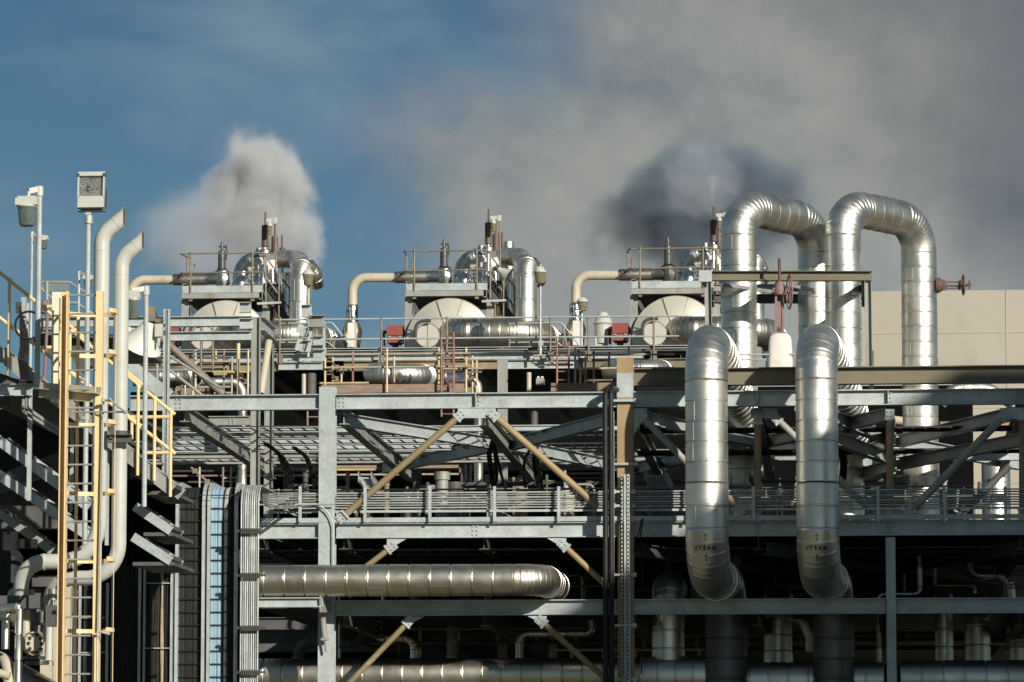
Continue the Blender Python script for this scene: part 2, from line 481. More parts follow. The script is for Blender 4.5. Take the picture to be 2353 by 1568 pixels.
def building(name, label, u1, u2, v, Y, depth, mat_, coping=0.0, seams=0):
    a, b = hline(u1, u2, v, Y, (u1 + u2) / 2)
    H = a.z; c = (a + b) / 2 + EY * (depth / 2); w = (b - a).length
    root = thing(name, label, "building", Vector((c.x, c.y, 0)))
    mb = MB(); mb.box((c.x, c.y, H / 2), w, depth, H)
    obj("wall", mb, mat_, root)
    if coping:
        mb = MB(); mb.box((c.x, c.y, H + 0.06), w + 0.3, depth + 0.3, 0.12); obj("coping", mb, mat_, root)
    if seams:
        mb = MB()
        z = 3.0
        while z < H - 0.5:
            mb.box(Vector((c.x, c.y, z)) - EY * (depth / 2 + 0.012), w, 0.02, 0.05); z += 3.1
        for k in range(1, int(w / 6)):
            p = Vector((a.x, a.y, H / 2)) + EX * (k * 6.0) - EY * 0.014
            mb.box(p, 0.05, 0.02, H)
        obj("panel_joint", mb, mat_, root)
    return root
building("concrete_cooling_building", "large beige stained concrete block behind the tall pipe loops", 1975, 3000, 665, 175, 20, CONC, 0.0, 1)
backing = building("shade_backing", "added near-black shade hall behind the pipe rack", 300, 2235, 893, 128, 14, SHADEBLK)  # block added behind the rack so the open bays read as dark
building("shade_backing_right", "low near-black block added as shade at the lower right behind the rack", 2236, 2329, 1215, 127, 10, SHADEBLK)  # extra dark block, closes the lower right with shade colour
low_wall = building("shade_backing_left", "low near-black block added as shade behind the stairs", -160, 296, 940, 128, 12, SHADEBLK)  # lower dark block added to blacken the gaps under the landings
# unseen blocks added towards the sun to shade the lower right of the rack
def sunward(u, v, Y, d):
    return at(u, v, Y) + Vector((SUN_DIR.x, SUN_DIR.y, SUN_DIR.z)) * d
def shade_block(name, label, u, v, d, w, dep):
    c0 = sunward(u, v, 90, d); H = c0.z
    mb = MB(); mb.box(c0 + EX * (w / 2) + Vector((0, 0, -H / 2)), w, dep, H)
    root = tag(obj(name, mb, CREAM), label, "building")
    mb = MB()
    for k in range(int(w / 3)): mb.box(c0 + EX * (1.5 + 3 * k) + EY * (dep / 2) + Vector((0, 0, -1.6)), 1.2, .06, 1.3)
    obj("block_inset", mb, SHADEBLK, root)
shade_block("low_shade_block", "low pale block added out of view to cast shade", 1452, 1300, 40, 30, 7)
shade_block("tall_shade_block", "taller pale block added out of view to cast shade", 1950, 1010, 52, 24, 7)

# ---------------------------------------------------------------- main pipe rack (front row at Y 90, back row at Y 104)
YF, YM, YB = 90.0, 97.0, 104.0
rack = thing("steel_pipe_rack", "galvanised steel pipe rack of bolted beams and braces across the front", "pipe rack", Vector((at(1176, 1400, YF).x, at(1176, 1400, YF).y, 0)))
def beam(u1, u2, vt, vb, Y, name="beam", mt=GALV, uref=1176, w=0.24, bolts=(), stiff=()):
    a, b = hline(u1, u2, vt, Y, uref); c, d = hline(u1, u2, vb, Y, uref)
    h = a.z - c.z
    p, q = (a + c) / 2, (b + d) / 2
    q.y = p.y + (q.x - p.x) * SLOPE
    mb = MB(); mb.ibeam(p, q, h, w, 0.022)
    for ub in bolts:
        s = hline(ub, ub, (vt + vb) / 2, Y, uref)[0]
        for z in (-0.3, 0, 0.3):
            for x in (-0.045, 0.045):
                k = s + EX * x + EZ * (z * h * 0.9) - EY * 0.008
                mb.tube([k, k - EY * 0.03], 0.02, 6)
    for ub in stiff:
        s = hline(ub, ub, (vt + vb) / 2, Y, uref)[0]
        mb.box(s - EY * (w / 4 + 0.012), 0.02, w / 2 - 0.012, h - 0.05)
        for z in (-0.3, 0, 0.3):
            for x in (-0.06, 0.06):
                k = s + EX * x + EZ * (z * h * 0.9) - EY * 0.008
                mb.tube([k, k - EY * 0.03], 0.02, 6)
    return obj(name, mb, mt, rack)
def column(u, vt, wpx, Y, mt=GALV, z0=0.0, name="column", d=0.3, root=None):
    w = m(wpx, Y)
    p = at(u, vt, Y)
    # follow the true vertical below the point seen at the top
    mb = MB()
    top = p.z
    base = Vector((p.x, p.y, z0))
    tp = Vector((p.x, p.y, top))
    dd, t = d, 0.025
    mb.prof(base, tp, [(-w / 2, -dd / 2), (w / 2, -dd / 2), (w / 2, -dd / 2 + t), (t / 2, -dd / 2 + t), (t / 2, dd / 2 - t), (w / 2, dd / 2 - t), (w / 2, dd / 2), (-w / 2, dd / 2), (-w / 2, dd / 2 - t), (-t / 2, dd / 2 - t), (-t / 2, -dd / 2 + t), (-w / 2, -dd / 2 + t)], EY)
    return obj(name, mb, mt, root or rack)
# front columns
column(754, 890.5, 37.5, YF, GALV)
c2 = column(1437, 823, 36.8, YF, OCHRE)
p = at(1437, 887, YF); w2 = m(37.4, YF)
mb = MB(); mb.box(p, w2, 0.306, m(56, YF)); o = obj("bare_zinc_band", mb, GALV, c2)
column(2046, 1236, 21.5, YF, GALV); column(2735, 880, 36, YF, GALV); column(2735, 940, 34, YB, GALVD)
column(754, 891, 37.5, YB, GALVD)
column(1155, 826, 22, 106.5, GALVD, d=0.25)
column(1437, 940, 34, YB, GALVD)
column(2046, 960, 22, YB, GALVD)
column(1070, 1040, 20, 115, SHADESTL); column(1640, 960, 20, 115, SHADESTL)
# front beams
beam(300, 735, 903.2, 938.6, YF, bolts=(411,))
beam(773, 1419, 903.2, 938.6, YF, bolts=(786,), stiff=(1094,))
beam(1456, 2760, 903.2, 938.6, YF, bolts=(1469,), stiff=(1741, 2041, 2341))
beam(1457, 2760, 844.3, 884.0, 90.2, mt=OLIVE, uref=1900, bolts=(1500, 1527), name="painted_beam", w=0.30)
beam(590, 735, 1201, 1236, YF)
beam(773, 1419, 1201, 1236, YF, bolts=(1092,))
beam(1456, 2760, 1201, 1236, YF, bolts=(1465,), stiff=(1741, 2043))
beam(770, 1419, 1379, 1414, YF)
beam(1456, 2035, 1379, 1414, YF)
beam(2057, 2760, 1379, 1414, YF)
beam(594, 742, 1371.5, 1394, 90.0 - 1.2, w=0.2)
beam(420, 2760, 906, 939, YM + 0.0, mt=GALVD) if False else None
# back chord of the upper level, and intermediate ones
zt, zb = at(1176, 903.2, YF).z, at(1176, 938.6, YF).z
def zbeam(u1, u2, z1, z2, Y, name="beam", mt=GALVD, w=0.22):
    p, q = at(u1, 1000, Y), at(u2, 1000, Y)
    p.z = q.z = (z1 + z2) / 2
    mb = MB(); mb.ibeam(p, q, abs(z2 - z1), w, 0.02)
    return obj(name, mb, mt, rack)
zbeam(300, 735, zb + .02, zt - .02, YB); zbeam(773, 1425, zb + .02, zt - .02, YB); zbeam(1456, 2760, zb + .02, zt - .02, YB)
z2t, z2b = at(1176, 1201, YF).z, at(1176, 1236, YF).z
zbeam(590, 1419, z2b, z2t, YB); zbeam(1456, 2760, z2b, z2t, YB)
z3t, z3b = at(1176, 1379, YF).z, at(1176, 1414, YF).z
zbeam(590, 2760, z3b, z3t, YB, mt=SHADESTL); zbeam(590, 2760, z3b + .1, z3t + .1, 112, mt=SHADESTL); zbeam(590, 2760, z2b - .9, z2t - .9, 113, mt=SHADESTL)
zbeam(560, 2300, zb - 1.2, zt - 1.2, 115, mt=SHADESTL); zbeam(590, 2300, 4.4, 4.8, 116, mt=SHADESTL)
# a light plate girder seen under the top chord (v 980-993)
beam(300, 1440, 979.5, 993, 99.5, uref=900, mt=GALV, w=0.12, name="tray_support_beam")
beam(300, 735, 995, 1036, 99.6, uref=900, mt=GALV, w=0.06, name="tray_backing_plate"); beam(773, 1040, 995, 1036, 99.6, uref=900, mt=GALV, w=0.06, name="tray_backing_plate")
beam(480, 575, 957, 978, 102, uref=520, mt=GALVD, w=0.15, bolts=(532,))
# cross beams running back from the front chord
def cross(u, v, Ya, Yb, h=0.33, w=0.2, dz=0.0, mt=GALVD):
    a = at(u, v, Ya)
    b = a + EY * ((Yb - Ya) / EY.y) + EZ * dz
    mb = MB(); mb.ibeam(a, b, h, w, 0.02)
    return obj("cross_beam", mb, mt, rack)
for u, v in ((424, 952), (790, 958), (1112, 962), (1452, 960), (1742, 955), (2046, 950), (2345, 945)):
    cross(u, v, YF + .2, YB - .2, dz=-0.15)
for u in (596, 790, 1112, 1452, 1742, 2046, 2345): cross(u, 1245, YF + .2, YB - .2, mt=SHADESTL)
for u in (790, 1112, 1452, 1742, 2046, 2345): cross(u, 1420, YF + .2, 112, mt=SHADESTL)
# plan bracing of the upper level: nodes half way back
def plan(u1, Y1, u2, Y2, vref, dz=0.0, h=0.27, mt=GALV):
    z = at(1176, vref, YF).z
    def on(u, Y):
        p = at(u, 1000, Y); p.z = z + dz; return p
    mb = MB(); mb.ibeam(on(u1, Y1), on(u2, Y2), h, 0.2, 0.018)
    return obj("plan_brace", mb, mt, rack)
plan(782, 90.4, 1150, 96.8, 957); plan(1170, 97.0, 1420, 90.4, 957); plan(1150, 97.3, 880, 103.6, 953); plan(1172, 97.2, 1425, 103.6, 953)
for n_, (ul, ur) in ((1755, (1470, 2040)), (2052, (1765, 2352))):
    pass
plan(1460, 90.4, 1745, 96.8, 955); plan(1752, 97.0, 2045, 90.4, 955); plan(1745, 97.2, 1470, 103.6, 955); plan(1760, 97.2, 2040, 103.6, 955)
plan(1900, 90.4, 2058, 97.0, 955); plan(2066, 97.0, 2330, 90.4, 955); plan(2058, 97.2, 1880, 103.6, 955); plan(2070, 97.2, 2345, 103.6, 955)
plan(1900, 90.4, 2058, 97.0, 1003); plan(2066, 97.0, 2345, 91.0, 1010); plan(2058, 97.2, 1880, 103.6, 1010)
plan(1760, 90.4, 2045, 97, 1262, mt=SHADESTL); plan(2066, 97, 2345, 90.4, 1262, mt=SHADESTL); plan(2066, 97.2, 2345, 103.6, 1262, mt=SHADESTL); plan(1456, 90.4, 1742, 97, 1262, mt=SHADESTL)
zbeam(2085, 2760, at(1176, 1038, YM).z, at(1176, 1066, YM).z, YM, mt=GALV)

# tubular braces with bolted end plates
def end_plate(p, d, parent, size=0.19):
    """cap disc, square plate turned with the brace, four bolts"""
    up = d.cross(EY).normalized()
    mb = MB()
    mb.box(p - d * 0.02, 0.045, 0.16, 0.23, d, EY, up)
    c = p + d * (size * 0.5 + 0.005) - EY * 0.02
    mb.box(c, size, 0.03, size, d, EY, up)
    for a in (-1, 1):
        for b in (-1, 1):
            k = c + d * (a * size * 0.23) + up * (b * size * 0.23) - EY * 0.015
            mb.tube([k, k - EY * 0.025], 0.022, 6)
    return obj("end_plate", mb, GALV, parent)
def gusset(us, Y):
    pts = [at(u, v, Y) for u, v in us]
    n = len(pts)
    mb = MB(); mb.add(pts + [p + EY * 0.025 for p in pts], [tuple(range(n)), tuple(range(n, 2 * n))[::-1]] + [(i, (i + 1) % n, n + (i + 1) % n, n + i) for i in range(n)])
    return obj("gusset_plate", mb, GALV, rack)
def brace(p, q, Y, r=0.078, mt=TUBE, e0=True, e1=False, Y2=None):
    a, b = at(*p, Y), at(*q, Y2 or Y)
    d = (b - a).normalized()
    mb = MB(); mb.tube([a, b], r, 16)
    o = obj("brace", mb, mt, rack)
    if e0: end_plate(a, -d, o)
    if e1: end_plate(b, d, o)
    return o
YG = 89.85
brace((1052, 960), (792, 1184), YG, 0.075, OCHRD, True, True)
brace((1141, 960), (1372, 1163), YG, 0.075, OCHRE)
brace((1478, 962), (1600, 1085), YG, 0.075, GALVD)
brace((1790, 968), (2000, 1172), YG + .6, 0.075, GALVD, True, True)
brace((2302, 962), (2096, 1172), YG + .1, 0.085, GALVD, True, True)
brace((1674, 1143), (1692, 1168), YG, 0.078, OCHRD, False, True)
brace((893, 1263), (842, 1302), YG, 0.062, OCHRD, True); brace((1301, 1259), (1400, 1352), YG, 0.062, OCHRE, True)
brace((934, 1434), (788, 1585), YG, 0.062, OCHRD, True); brace((1250, 1434), (1425, 1590), YG, 0.062, OCHRD, True)
brace((1741, 972), (1741, 1177), YG + .4, 0.078, OCHRD, True, True)
brace((2045, 962), (2045, 1172), YG + .2, 0.078, OCHRD, True, True); brace((2350, 962), (2350, 1172), YG + .2, 0.078, OCHRD, True, True)
brace((1845, 938), (2130, 976), 104.5, 0.11, CREAMD, True); brace((2160, 978), (2760, 985), 104.5, 0.10, OCHRE, False)
brace((2320, 1070), (2195, 1195), 99, 0.085, SHADESTL, False)
gusset([(1052, 939), (1139, 939), (1139, 961), (1053, 961)], YG + .03)
gusset([(1456, 939), (1486, 939), (1486, 955), (1474, 970), (1456, 1000)], YG + .03)
gusset([(1725, 939), (1785, 939), (1790, 962), (1725, 962)], YG + .55)
gusset([(2298, 938), (2354, 937), (2354, 962), (2300, 962)], YG + .12)
gusset([(889, 1239), (933, 1239), (901, 1258), (889, 1258)], YG + .03)
gusset([(1257, 1237), (1301, 1237), (1301, 1256), (1290, 1256)], YG + .03)
gusset([(930, 1417), (975, 1417), (944, 1434), (930, 1434)], YG + .03)
gusset([(1212, 1416), (1256, 1416), (1256, 1432), (1245, 1432)], YG + .03)
gusset([(1695, 1200), (1750, 1200), (1750, 1170), (1695, 1170)], YG + .25)
gusset([(2008, 1199), (2088, 1198), (2088, 1172), (2008, 1172)], YG + .25)
gusset([(773, 1201), (800, 1201), (796, 1180), (773, 1176)], YG + .03)
# damper strut on the left column and its bracket
mb = MB(); a, b = A(t14, 172, 960, 89.6), A(t14, 205, 1290, 89.7)
mb.tube([a, b], 0.025, 8); mb.tube([a.lerp(b, .2), a.lerp(b, .66)], 0.065, 12); mb.box(a.lerp(b, .17), 0.16, 0.1, 0.05); mb.box(a.lerp(b, .7), 0.16, 0.1, 0.05)
obj("strut", mb, GALVD, rack)
mb = MB()
mb.prof(A(t14, 160, 905, 88.7), A(t14, 240, 905, 89.8), [(-.02, -.2), (.02, -.2), (.02, .2), (-.02, .2)]); obj("bracket", mb, GALVD, rack)
# thin conduit on the left column
mb = MB(); mb.tube(fillet([A(t14, 0, 135, 89.75), A(t14, 200, 150, 89.75), A(t14, 262, 290, 89.75), A(t14, 262, 610, 89.75)], 0.4, 6), 0.016, 8)
obj("conduit", mb, GALV, rack)
mb = MB(); a, b = hline(596, 770, 1159.5, 89.7, 700); mb.tube([a, b], 0.02, 8); obj("conduit", mb, GALV, rack)

# walkway rail with conduits on the second level
guard = thing("walkway_guard_rail", "galvanised guard rail with nine thin horizontal bars along the second level", "guard rail", at(1450, 1197, 89.7))
for u in (690, 839, 988, 1136.5, 1284, 1430, 1581, 1731, 1881, 2017, 2170, 2310):
    mb = MB(); a, b = at(u, 1118, 89.75), at(u, 1199, 89.75); b.x, b.y = a.x, a.y
    mb.box((a + b) / 2, 0.065, 0.02, (a - b).length)
    obj("post", mb, GALV, guard)
for i, v in enumerate((1131.5, 1137, 1143, 1149, 1154.5, 1160, 1166)):
    a, b = hline(612, 2760, v, 89.95 + 0.02 * (i % 2), 1176)
    mb = MB(); mb.tube([a, b], 0.017, 6); obj("bar", mb, GALVD if i % 2 else GALV, guard)
a, b = hline(600, 2760, 1193.5, 89.85, 1176); mb = MB(); mb.box((a + b) / 2, (b - a).length, 0.02, 0.10, (b - a).normalized()); obj("toe_board", mb, GALV, guard)
a, b = hline(612, 2760, 1174, 90.0, 1176); mb = MB(); mb.box((a + b) / 2, (b - a).length, 0.04, 0.05, (b - a).normalized()); obj("rail", mb, GALV, guard)
# rear guard rail
for Yg, dv in ((97, 0),):
    rg = thing("rear_guard_rail", "dim tubular guard rail deeper inside the second level", "guard rail", at(1500, 1190, Yg))
    for v in (1124, 1148): mb = MB(); mb.tube(list(hline(600, 2235, v, Yg)), 0.022, 8); obj("rail", mb, GALVD, rg)
    for u in range(640, 2240, 160):
        a = at(u, 1124, Yg); mb = MB(); mb.tube([a, a - EZ * 0.95], 0.022, 8); obj("post", mb, GALVD, rg)

# solid slabs added to close the levels and keep the bays dark
def slab(u1, u2, v, Ya, Yb, th, mt, name, label, cat):
    z = at(1176, v, Ya).z
    p, q = at(u1, v, Ya), at(u2, v, Ya)
    L = (Yb - Ya) / EY.y
    c = (p + q) / 2 + EY * (L / 2); c.z = z
    mb = MB(); mb.box(c, (q - p).length, L, th)
    return solo(name, mb, mt, label, cat)
slab(596, 2740, 1212, 91.0, 127, 0.08, TRAYD, "shading_floor", "dark slab added to shade the second level behind the guard rail", "floor")
slab(596, 2740, 1392, 91.0, 127, 0.08, TRAYD, "shading_deck", "dark lower slab added for shade behind the bottom beam", "deck")

# cable ladders at the upper level
def cable_tray(u1, u2, z, Y, width, label, pitch=0.28, cables=False, mt=TRAYD, group="cable ladders under the top chord"):
    p, q = at(u1, 1000, Y), at(u2, 1000, Y); p.z = q.z = z
    d = (q - p).normalized()
    root = thing("cable_ladder", label, "cable ladder", (p + q) / 2, group)
    for k in (0, 1):
        mb = MB(); mb.bar(p + EY * (k * width), q + EY * (k * width), 0.012, 0.026); obj("side_rail", mb, mt, root)
    mb = MB(); n = int((q - p).length / pitch)
    for i in range(n):
        c = p.lerp(q, (i + .5) / n)
        mb.bar(c + EY * 0.01 - EZ * 0.03, c + EY * (width - 0.01) - EZ * 0.012, 0.05, 0.012)
    r = obj("rungs", mb, mt, root); r["kind"] = "stuff"
    if cables:
        mb = MB()
        for j in range(8):
            y = width * (0.1 + 0.1 * j)
            mb.tube([p + EY * y, p.lerp(q, .3) + EY * (y + .02), p.lerp(q, .7) + EY * (y - .02), q + EY * y], 0.03, 6)
        obj("cable", mb, CABLE, root)
    return root
ztr = at(1176, 1000, 95).z
for i, (Y, w, dz) in enumerate(((93.0, 1.1, 0.05), (94.6, 1.1, 0.05), (96.2, 1.1, 0.05), (97.8, 1.1, 0.05), (101.2, 0.9, 0.05))):
    lab = ["frontmost cable ladder under the top chord of the rack", "second cable ladder back under the top chord", "middle cable ladder under the top chord, above drooping cables", "fourth cable ladder back, near the pale tray beam", "rearmost cable ladder under the upper steelwork"][i]
    if i in (0, 2): cable_tray(300, 735 if i == 0 else 1050, ztr + dz, Y, w, lab)
    else: cable_tray(300, 1440, ztr + dz, Y, w, lab)
for i, Y in enumerate((93.2, 95.4, 98.4)):
    cable_tray(1462, 2740, ztr - (.05, .35, .1)[i], Y, 1.1, ["front dark cable ladder behind the two fat steam pipes", "lower dark cable ladder behind the two fat steam pipes", "rear dark cable ladder behind the two fat steam pipes"][i], 0.28, True)
z5 = at(1176, 1255, 92).z
for i, Y in enumerate((91.6, 93.2, 95.0, 97.0)):
    cable_tray(600, 2740, z5 - 0.1, Y, 0.8, ["front dark cable ladder below the second level beam", "second dark cable ladder below the second level", "third dark cable ladder below the second level", "deepest dark cable ladder below the second level"][i], 0.29, True, SHADESTL, "cable ladders below the second level")
# ---------------------------------------------------------------- large steam pipes in front of the rack
def lettering(text, size, c_axis, radius, z, parent, ang0, flip=False):
    cu = bpy.data.curves.new("stencil", 'FONT')
    cu.body, cu.size, cu.align_x, cu.space_character, cu.offset = text, size, 'CENTER', 1.35, size * .025
    tmp = bpy.data.objects.new("stencil", cu)
    COL.objects.link(tmp)
    dg = bpy.context.evaluated_depsgraph_get(); dg.update()
    me = bpy.data.meshes.new_from_object(tmp.evaluated_get(dg))
    bm = bmesh.new(); bm.from_mesh(me)
    bmesh.ops.subdivide_edges(bm, edges=[e for e in bm.edges if e.calc_length() > size * .3], cuts=2)
    vs = [v.co.copy() for v in bm.verts]; fs = [[v.index for v in f.verts] for f in bm.faces]
    bm.verts.index_update()
    bm.free()
    bpy.data.objects.remove(tmp); bpy.data.curves.remove(cu); bpy.data.meshes.remove(me)
    return vs, fs
def wrap_on_pipe(vs, fs, c, radius, mt, parent, name="stencil_lettering", turn=0.0):
    """bend flat artwork (x right, y up) round a vertical pipe of axis point c; faces the camera side"""
    mb = MB(); out = []
    for p in vs:
        a = p[0] / radius + turn
        out.append(c + EX * (math.sin(a) * radius) - EY * (math.cos(a) * radius) + EZ * p[1])
    mb.add(out, fs)
    return obj(name, mb, mt, parent)
def rect(x0, y0, x1, y1): return [(x0, y0), (x1, y0), (x1, y1), (x0, y1)]
def arrow_art(s):
    vs, fs = [], []
    for q in ([(-.36, .45), (-.16, .45), (.06, 1.0), (-.10, 1.0)], [(.36, .45), (.16, .45), (-.06, 1.0), (.10, 1.0)], rect(-.09, -.45, .09, .2)):
        o = len(vs); vs += [(x * s, y * s) for x, y in q]; fs.append([o, o + 1, o + 2, o + 3])
    return vs, fs

YS = 88.1
def steam_riser(u, vtop_axis, r_px, ubase, label, mirror=0):
    r = m(r_px, YS)
    root_p = at(ubase[0], 1480, YS)
    root = thing("steam_pipe", label, "steam pipe", root_p, "front steam risers")
    top = at(u, vtop_axis, YS)
    back = EY * 1.9 + EX * 0.12
    low = Vector((top.x, top.y, at(u, 1322, YS).z))
    # upper end: swan neck that leans back into the rack
    pts = fillet([low + EZ * 1.9, top, top + back * 1.0, at(u + 72, 935, 95.5), at(u + 80, 1000, 98)], [0.84, 0.7, 0.5], 9)
    mb = MB(); clad(mb, pts, r, 0.42)
    obj("swan_neck", mb, ALU, root, 14)
    mid = low + EY * 3.1 + EX * 0.28
    pts = fillet([low + EZ * 1.9, low, mid, mid - EZ * 4.6], [0.95, 0.75], 8)
    kk = len(pts) - 4
    mb = MB(); clad(mb, pts[:kk + 1], r * 1.01, 0.42)
    obj("lower_offset", mb, ALU, root, 14)
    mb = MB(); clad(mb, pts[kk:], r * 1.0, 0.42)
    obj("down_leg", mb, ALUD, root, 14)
    RO = 0.95 + r * 1.01 + 0.024
    for v, kind in ((1241, 'a'), (1267, 't'), (1288, 'a')):
        z = at(u, v, YS).z
        if kind == 't': vs, fs = lettering("STEAM", 0.118, None, r, z, None, 0)
        else: vs, fs = arrow_art(0.095)
        mb = MB(); out = []
        for q in vs:
            zz = z + q[1]; dz = max(0.0, low.z + 0.95 - zz)
            a_ = q[0] / r + 0.04
            front = 0.95 - math.sqrt(max(0.0, RO ** 2 - dz ** 2))
            out.append(Vector((top.x, top.y, zz)) + EX * (math.sin(a_) * (r + .024) + .09 * max(0, front + r) - .04) + EY * (front + r * (1 - math.cos(a_))))
        mb.add(out, fs)
        obj("stencil_lettering" if kind == 't' else "stencil_arrow", mb, STEN, root)
    return root
steam_riser(1622.5, 786, 49.2, (1622, 0), "left of the two fat silver steam pipes in front, stencilled STEAM")
steam_riser(1875.5, 783, 48.6, (1880, 0), "right of the two fat silver steam pipes in front, stencilled STEAM")

# expansion loops standing behind the front beams
YU = 99.5
def loop(u1, u2, label):
    rp = 41.8; r = m(rp, YU)
    z0 = at(u1, 1190, YU).z
    a = at(u1, 480, YU); b = at(u2, 480, YU + 2.3)
    a.z = at(u1, 474.5, YU).z; b.z = a.z - 0.06
    root = thing("pipe_expansion_loop", label, "steam pipe", Vector((a.x, a.y, z0)), "tall pipe loops")
    pts = fillet([Vector((a.x, a.y, z0)), a, b, Vector((b.x, b.y, z0 - .3))], [0.70, 0.78], 11)
    mb = MB(); clad(mb, pts, r, 0.36, 44)
    obj("pipe", mb, ALU, root, 14)
    return root, a, b, r
L1, l1a, l1b, rU = loop(1697, 1873, "left of two tall silver pipe loops rising above the rack")
L2, l2a, l2b, rU = loop(1936, 2110, "right tall silver pipe loop, in front of the concrete block")
# frame carrying the loops
fr = thing("pipe_support_frame", "olive painted steel frame around the tall pipe loops", "support frame", at(1800, 845, 97.5))
p, q = A(t7, 192, 682, 97.6), A(t7, 1328, 682, 97.6)
mb = MB(); mb.ibeam(p, q, m(22.5, 97.6), 0.22, 0.02); obj("beam", mb, OLIVE, fr)
mb = MB(); mb.box(A(t7, 205, 684, 97.35), 0.3, 0.12, 0.26); obj("end_plate", mb, GALV, fr)
mb = MB(); mb.channel(A(t7, 222, 720, 97.6), A(t7, 227, 1015, 97.6), 0.16, 0.1, 0.012, EX); obj("leg", mb, GALVD, fr)
mb = MB(); mb.channel(A(t7, 1300, 705, 97.6), A(t7, 1308, 1292, 97.6), 0.16, 0.1, 0.012, EX); obj("leg", mb, GALVD, fr)
for uu in (1620, 1786, 1985):
    a = at(uu, 642, 97.7); mb = MB(); mb.ibeam(a, a + EY * 4.6, 0.18, 0.12, 0.014); obj("cross_beam", mb, SHADESTL, fr)
for v in (662,):
    mb = MB(); mb.ibeam(at(1640, v, 102.2), at(1990, v, 102.2), 0.17, 0.12, 0.014); obj("rear_beam", mb, GALVD, fr)
mb = MB(); mb.ibeam(at(1640, 687, 103), at(1990, 687, 103), 0.22, 0.14, 0.014); obj("rear_beam", mb, SHADESTL, fr)
mb = MB(); mb.bar(at(1665, 655, 98), at(1800, 675, 101), 0.08, 0.08); mb.bar(at(1800, 653, 99), at(1890, 672, 102), 0.08, 0.08); obj("diagonal", mb, GALVD, fr)

# horizontal clad pipe in front of the columns, and the bottom header
def hpipe(name, label, pts, r, mt, pitch=0.42, cat="steam pipe", rad=0.7, n=10, group=None):
    root_p = Vector(pts[0])
    mb = MB(); clad(mb, fillet(pts, rad, n), r, pitch)
    o = solo(name, mb, mt, label, cat, group, None, 14)
    return o
zc = at(1176, 1333.5, 88.8)
a, b = hline(560, 1248, 1333.5, 88.8, 1000)
hpipe("steam_pipe", "bronze tinged silver pipe lying level in front of the left column", [a, b, b + EY * 2.9 + EX * .05], m(36.5, 88.8), ALUW, 0.43, rad=0.62)
a, b = hline(560, 1478, 1552, 91.9, 1176)
hpipe("bottom_header", "bronze bottom header pipe along the lowest edge, left half", [a, b], m(39.5, 91.9), ALUW, 0.43)
a, b = hline(1472, 1634, 1553, 91.6, 1500)
vs, fs = lettering("S9", .085, None, 1, 0, None, 0)
c_ = at(594, 1567, 91.9); rr_ = m(39.5, 91.9) + .012; k_ = Vector((c_.x, c_.y, 0)); out = []
for x, y, *_ in vs:
    dz = y - .03 - .02; out.append(at(594, 1552, 91.9) + EX * x - EZ * .13 + EZ * dz - EY * math.sqrt(max(0, rr_ ** 2 - (dz - .13) ** 2)))
mb = MB(); mb.add(out, fs); obj("stencil_lettering", mb, STEN, bpy.data.objects["bottom_header"])
hpipe("bottom_header", "bright silver bottom header with a branch pipe on top", [a, b], m(44, 91.6), ALU, 0.42)
a, b = hline(1634, 2033, 1564, 91.8, 1800)
hpipe("bottom_header", "silver bottom header between branch pipe and thin column", [a, b], m(42, 91.8), ALU, 0.42)
a, b = hline(2068, 2760, 1560, 91.8, 2200)
hpipe("bottom_header", "silver bottom header at the lower right corner", [a, b], m(42, 91.8), ALU, 0.45)
# branch risers inside the lower level
def riser(label, u, vtop, vbot, rpx, Y, back=1.6, mt=ALU, pitch=0.42):
    t = at(u, vtop, Y)
    b = Vector((t.x, t.y, at(u, vbot, Y).z))
    r = m(rpx, Y)
    t = t - EZ * r
    return hpipe("branch_pipe", label, [b, t, t + EY * back], r, mt, pitch, "pipe", r * 1.6, 8, "branch pipes in the dark lower level")
riser("thick silver branch pipe rising from the bright header at lower middle", 1535, 1310, 1535, 37.5, 91.7)
riser("dim ribbed branch pipe between the two steam pipe offsets", 1787, 1340, 1535, 32.5, 94.5)
riser("slender silver branch pipe right of the thin column", 2168, 1352, 1530, 21, 94.5)
riser("thicker dim branch pipe near the right edge", 2245, 1362, 1530, 29.5, 95.5)
riser("dim elbow pipe at the far lower right", 2345, 1418, 1530, 27, 96.5, 1.6)
a, b = hline(1820, 2760, 1428, 106, 2000)
hpipe("rear_header", "half lit pipe deep behind the bottom right beam", [a, b], m(19, 106), CREAMD, 0.9)
# slanting clad bits beside the loops
hpipe("branch_pipe", "dark curved pipe bend beside the right steam pipe offset", [at(1800, 1420, 97), at(1845, 1425, 97), at(1868, 1465, 97), at(1868, 1500, 97)], m(17, 97), ALU, 0.3, "pipe", 0.3, 6)
# wide insulated vessel behind the right loop and clad duct behind it
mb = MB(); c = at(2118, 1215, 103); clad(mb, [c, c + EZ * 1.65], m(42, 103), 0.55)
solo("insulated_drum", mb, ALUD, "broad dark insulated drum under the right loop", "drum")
mb = MB(); c = at(2290, 1200, 108); clad(mb, [c, c + EZ * 2.0], m(33, 108), 0.9)
solo("insulated_column", mb, ALU, "bright clad column vessel at the right edge behind the rail", "column vessel")
mb = MB(); c = at(1950, 1085, 103); clad(mb, [c, c + EZ * 0.35], m(42, 103), 0.5); clad(mb, [at(1970, 1195, 103), at(1970, 1085, 103)], m(17, 103), 0.5)
solo("insulated_drum", mb, ALU, "small clad drum on a stem under the left leg of the right loop", "drum")
mb = MB(); clad(mb, fillet([at(2160, 930, 106), at(2190, 893, 106), at(2270, 893, 106), at(2330, 930, 106)], .6, 6), m(14, 106), 0.25)
solo("elbow_pipe", mb, ALU, "silver bend just below the olive beam at right", "pipe")
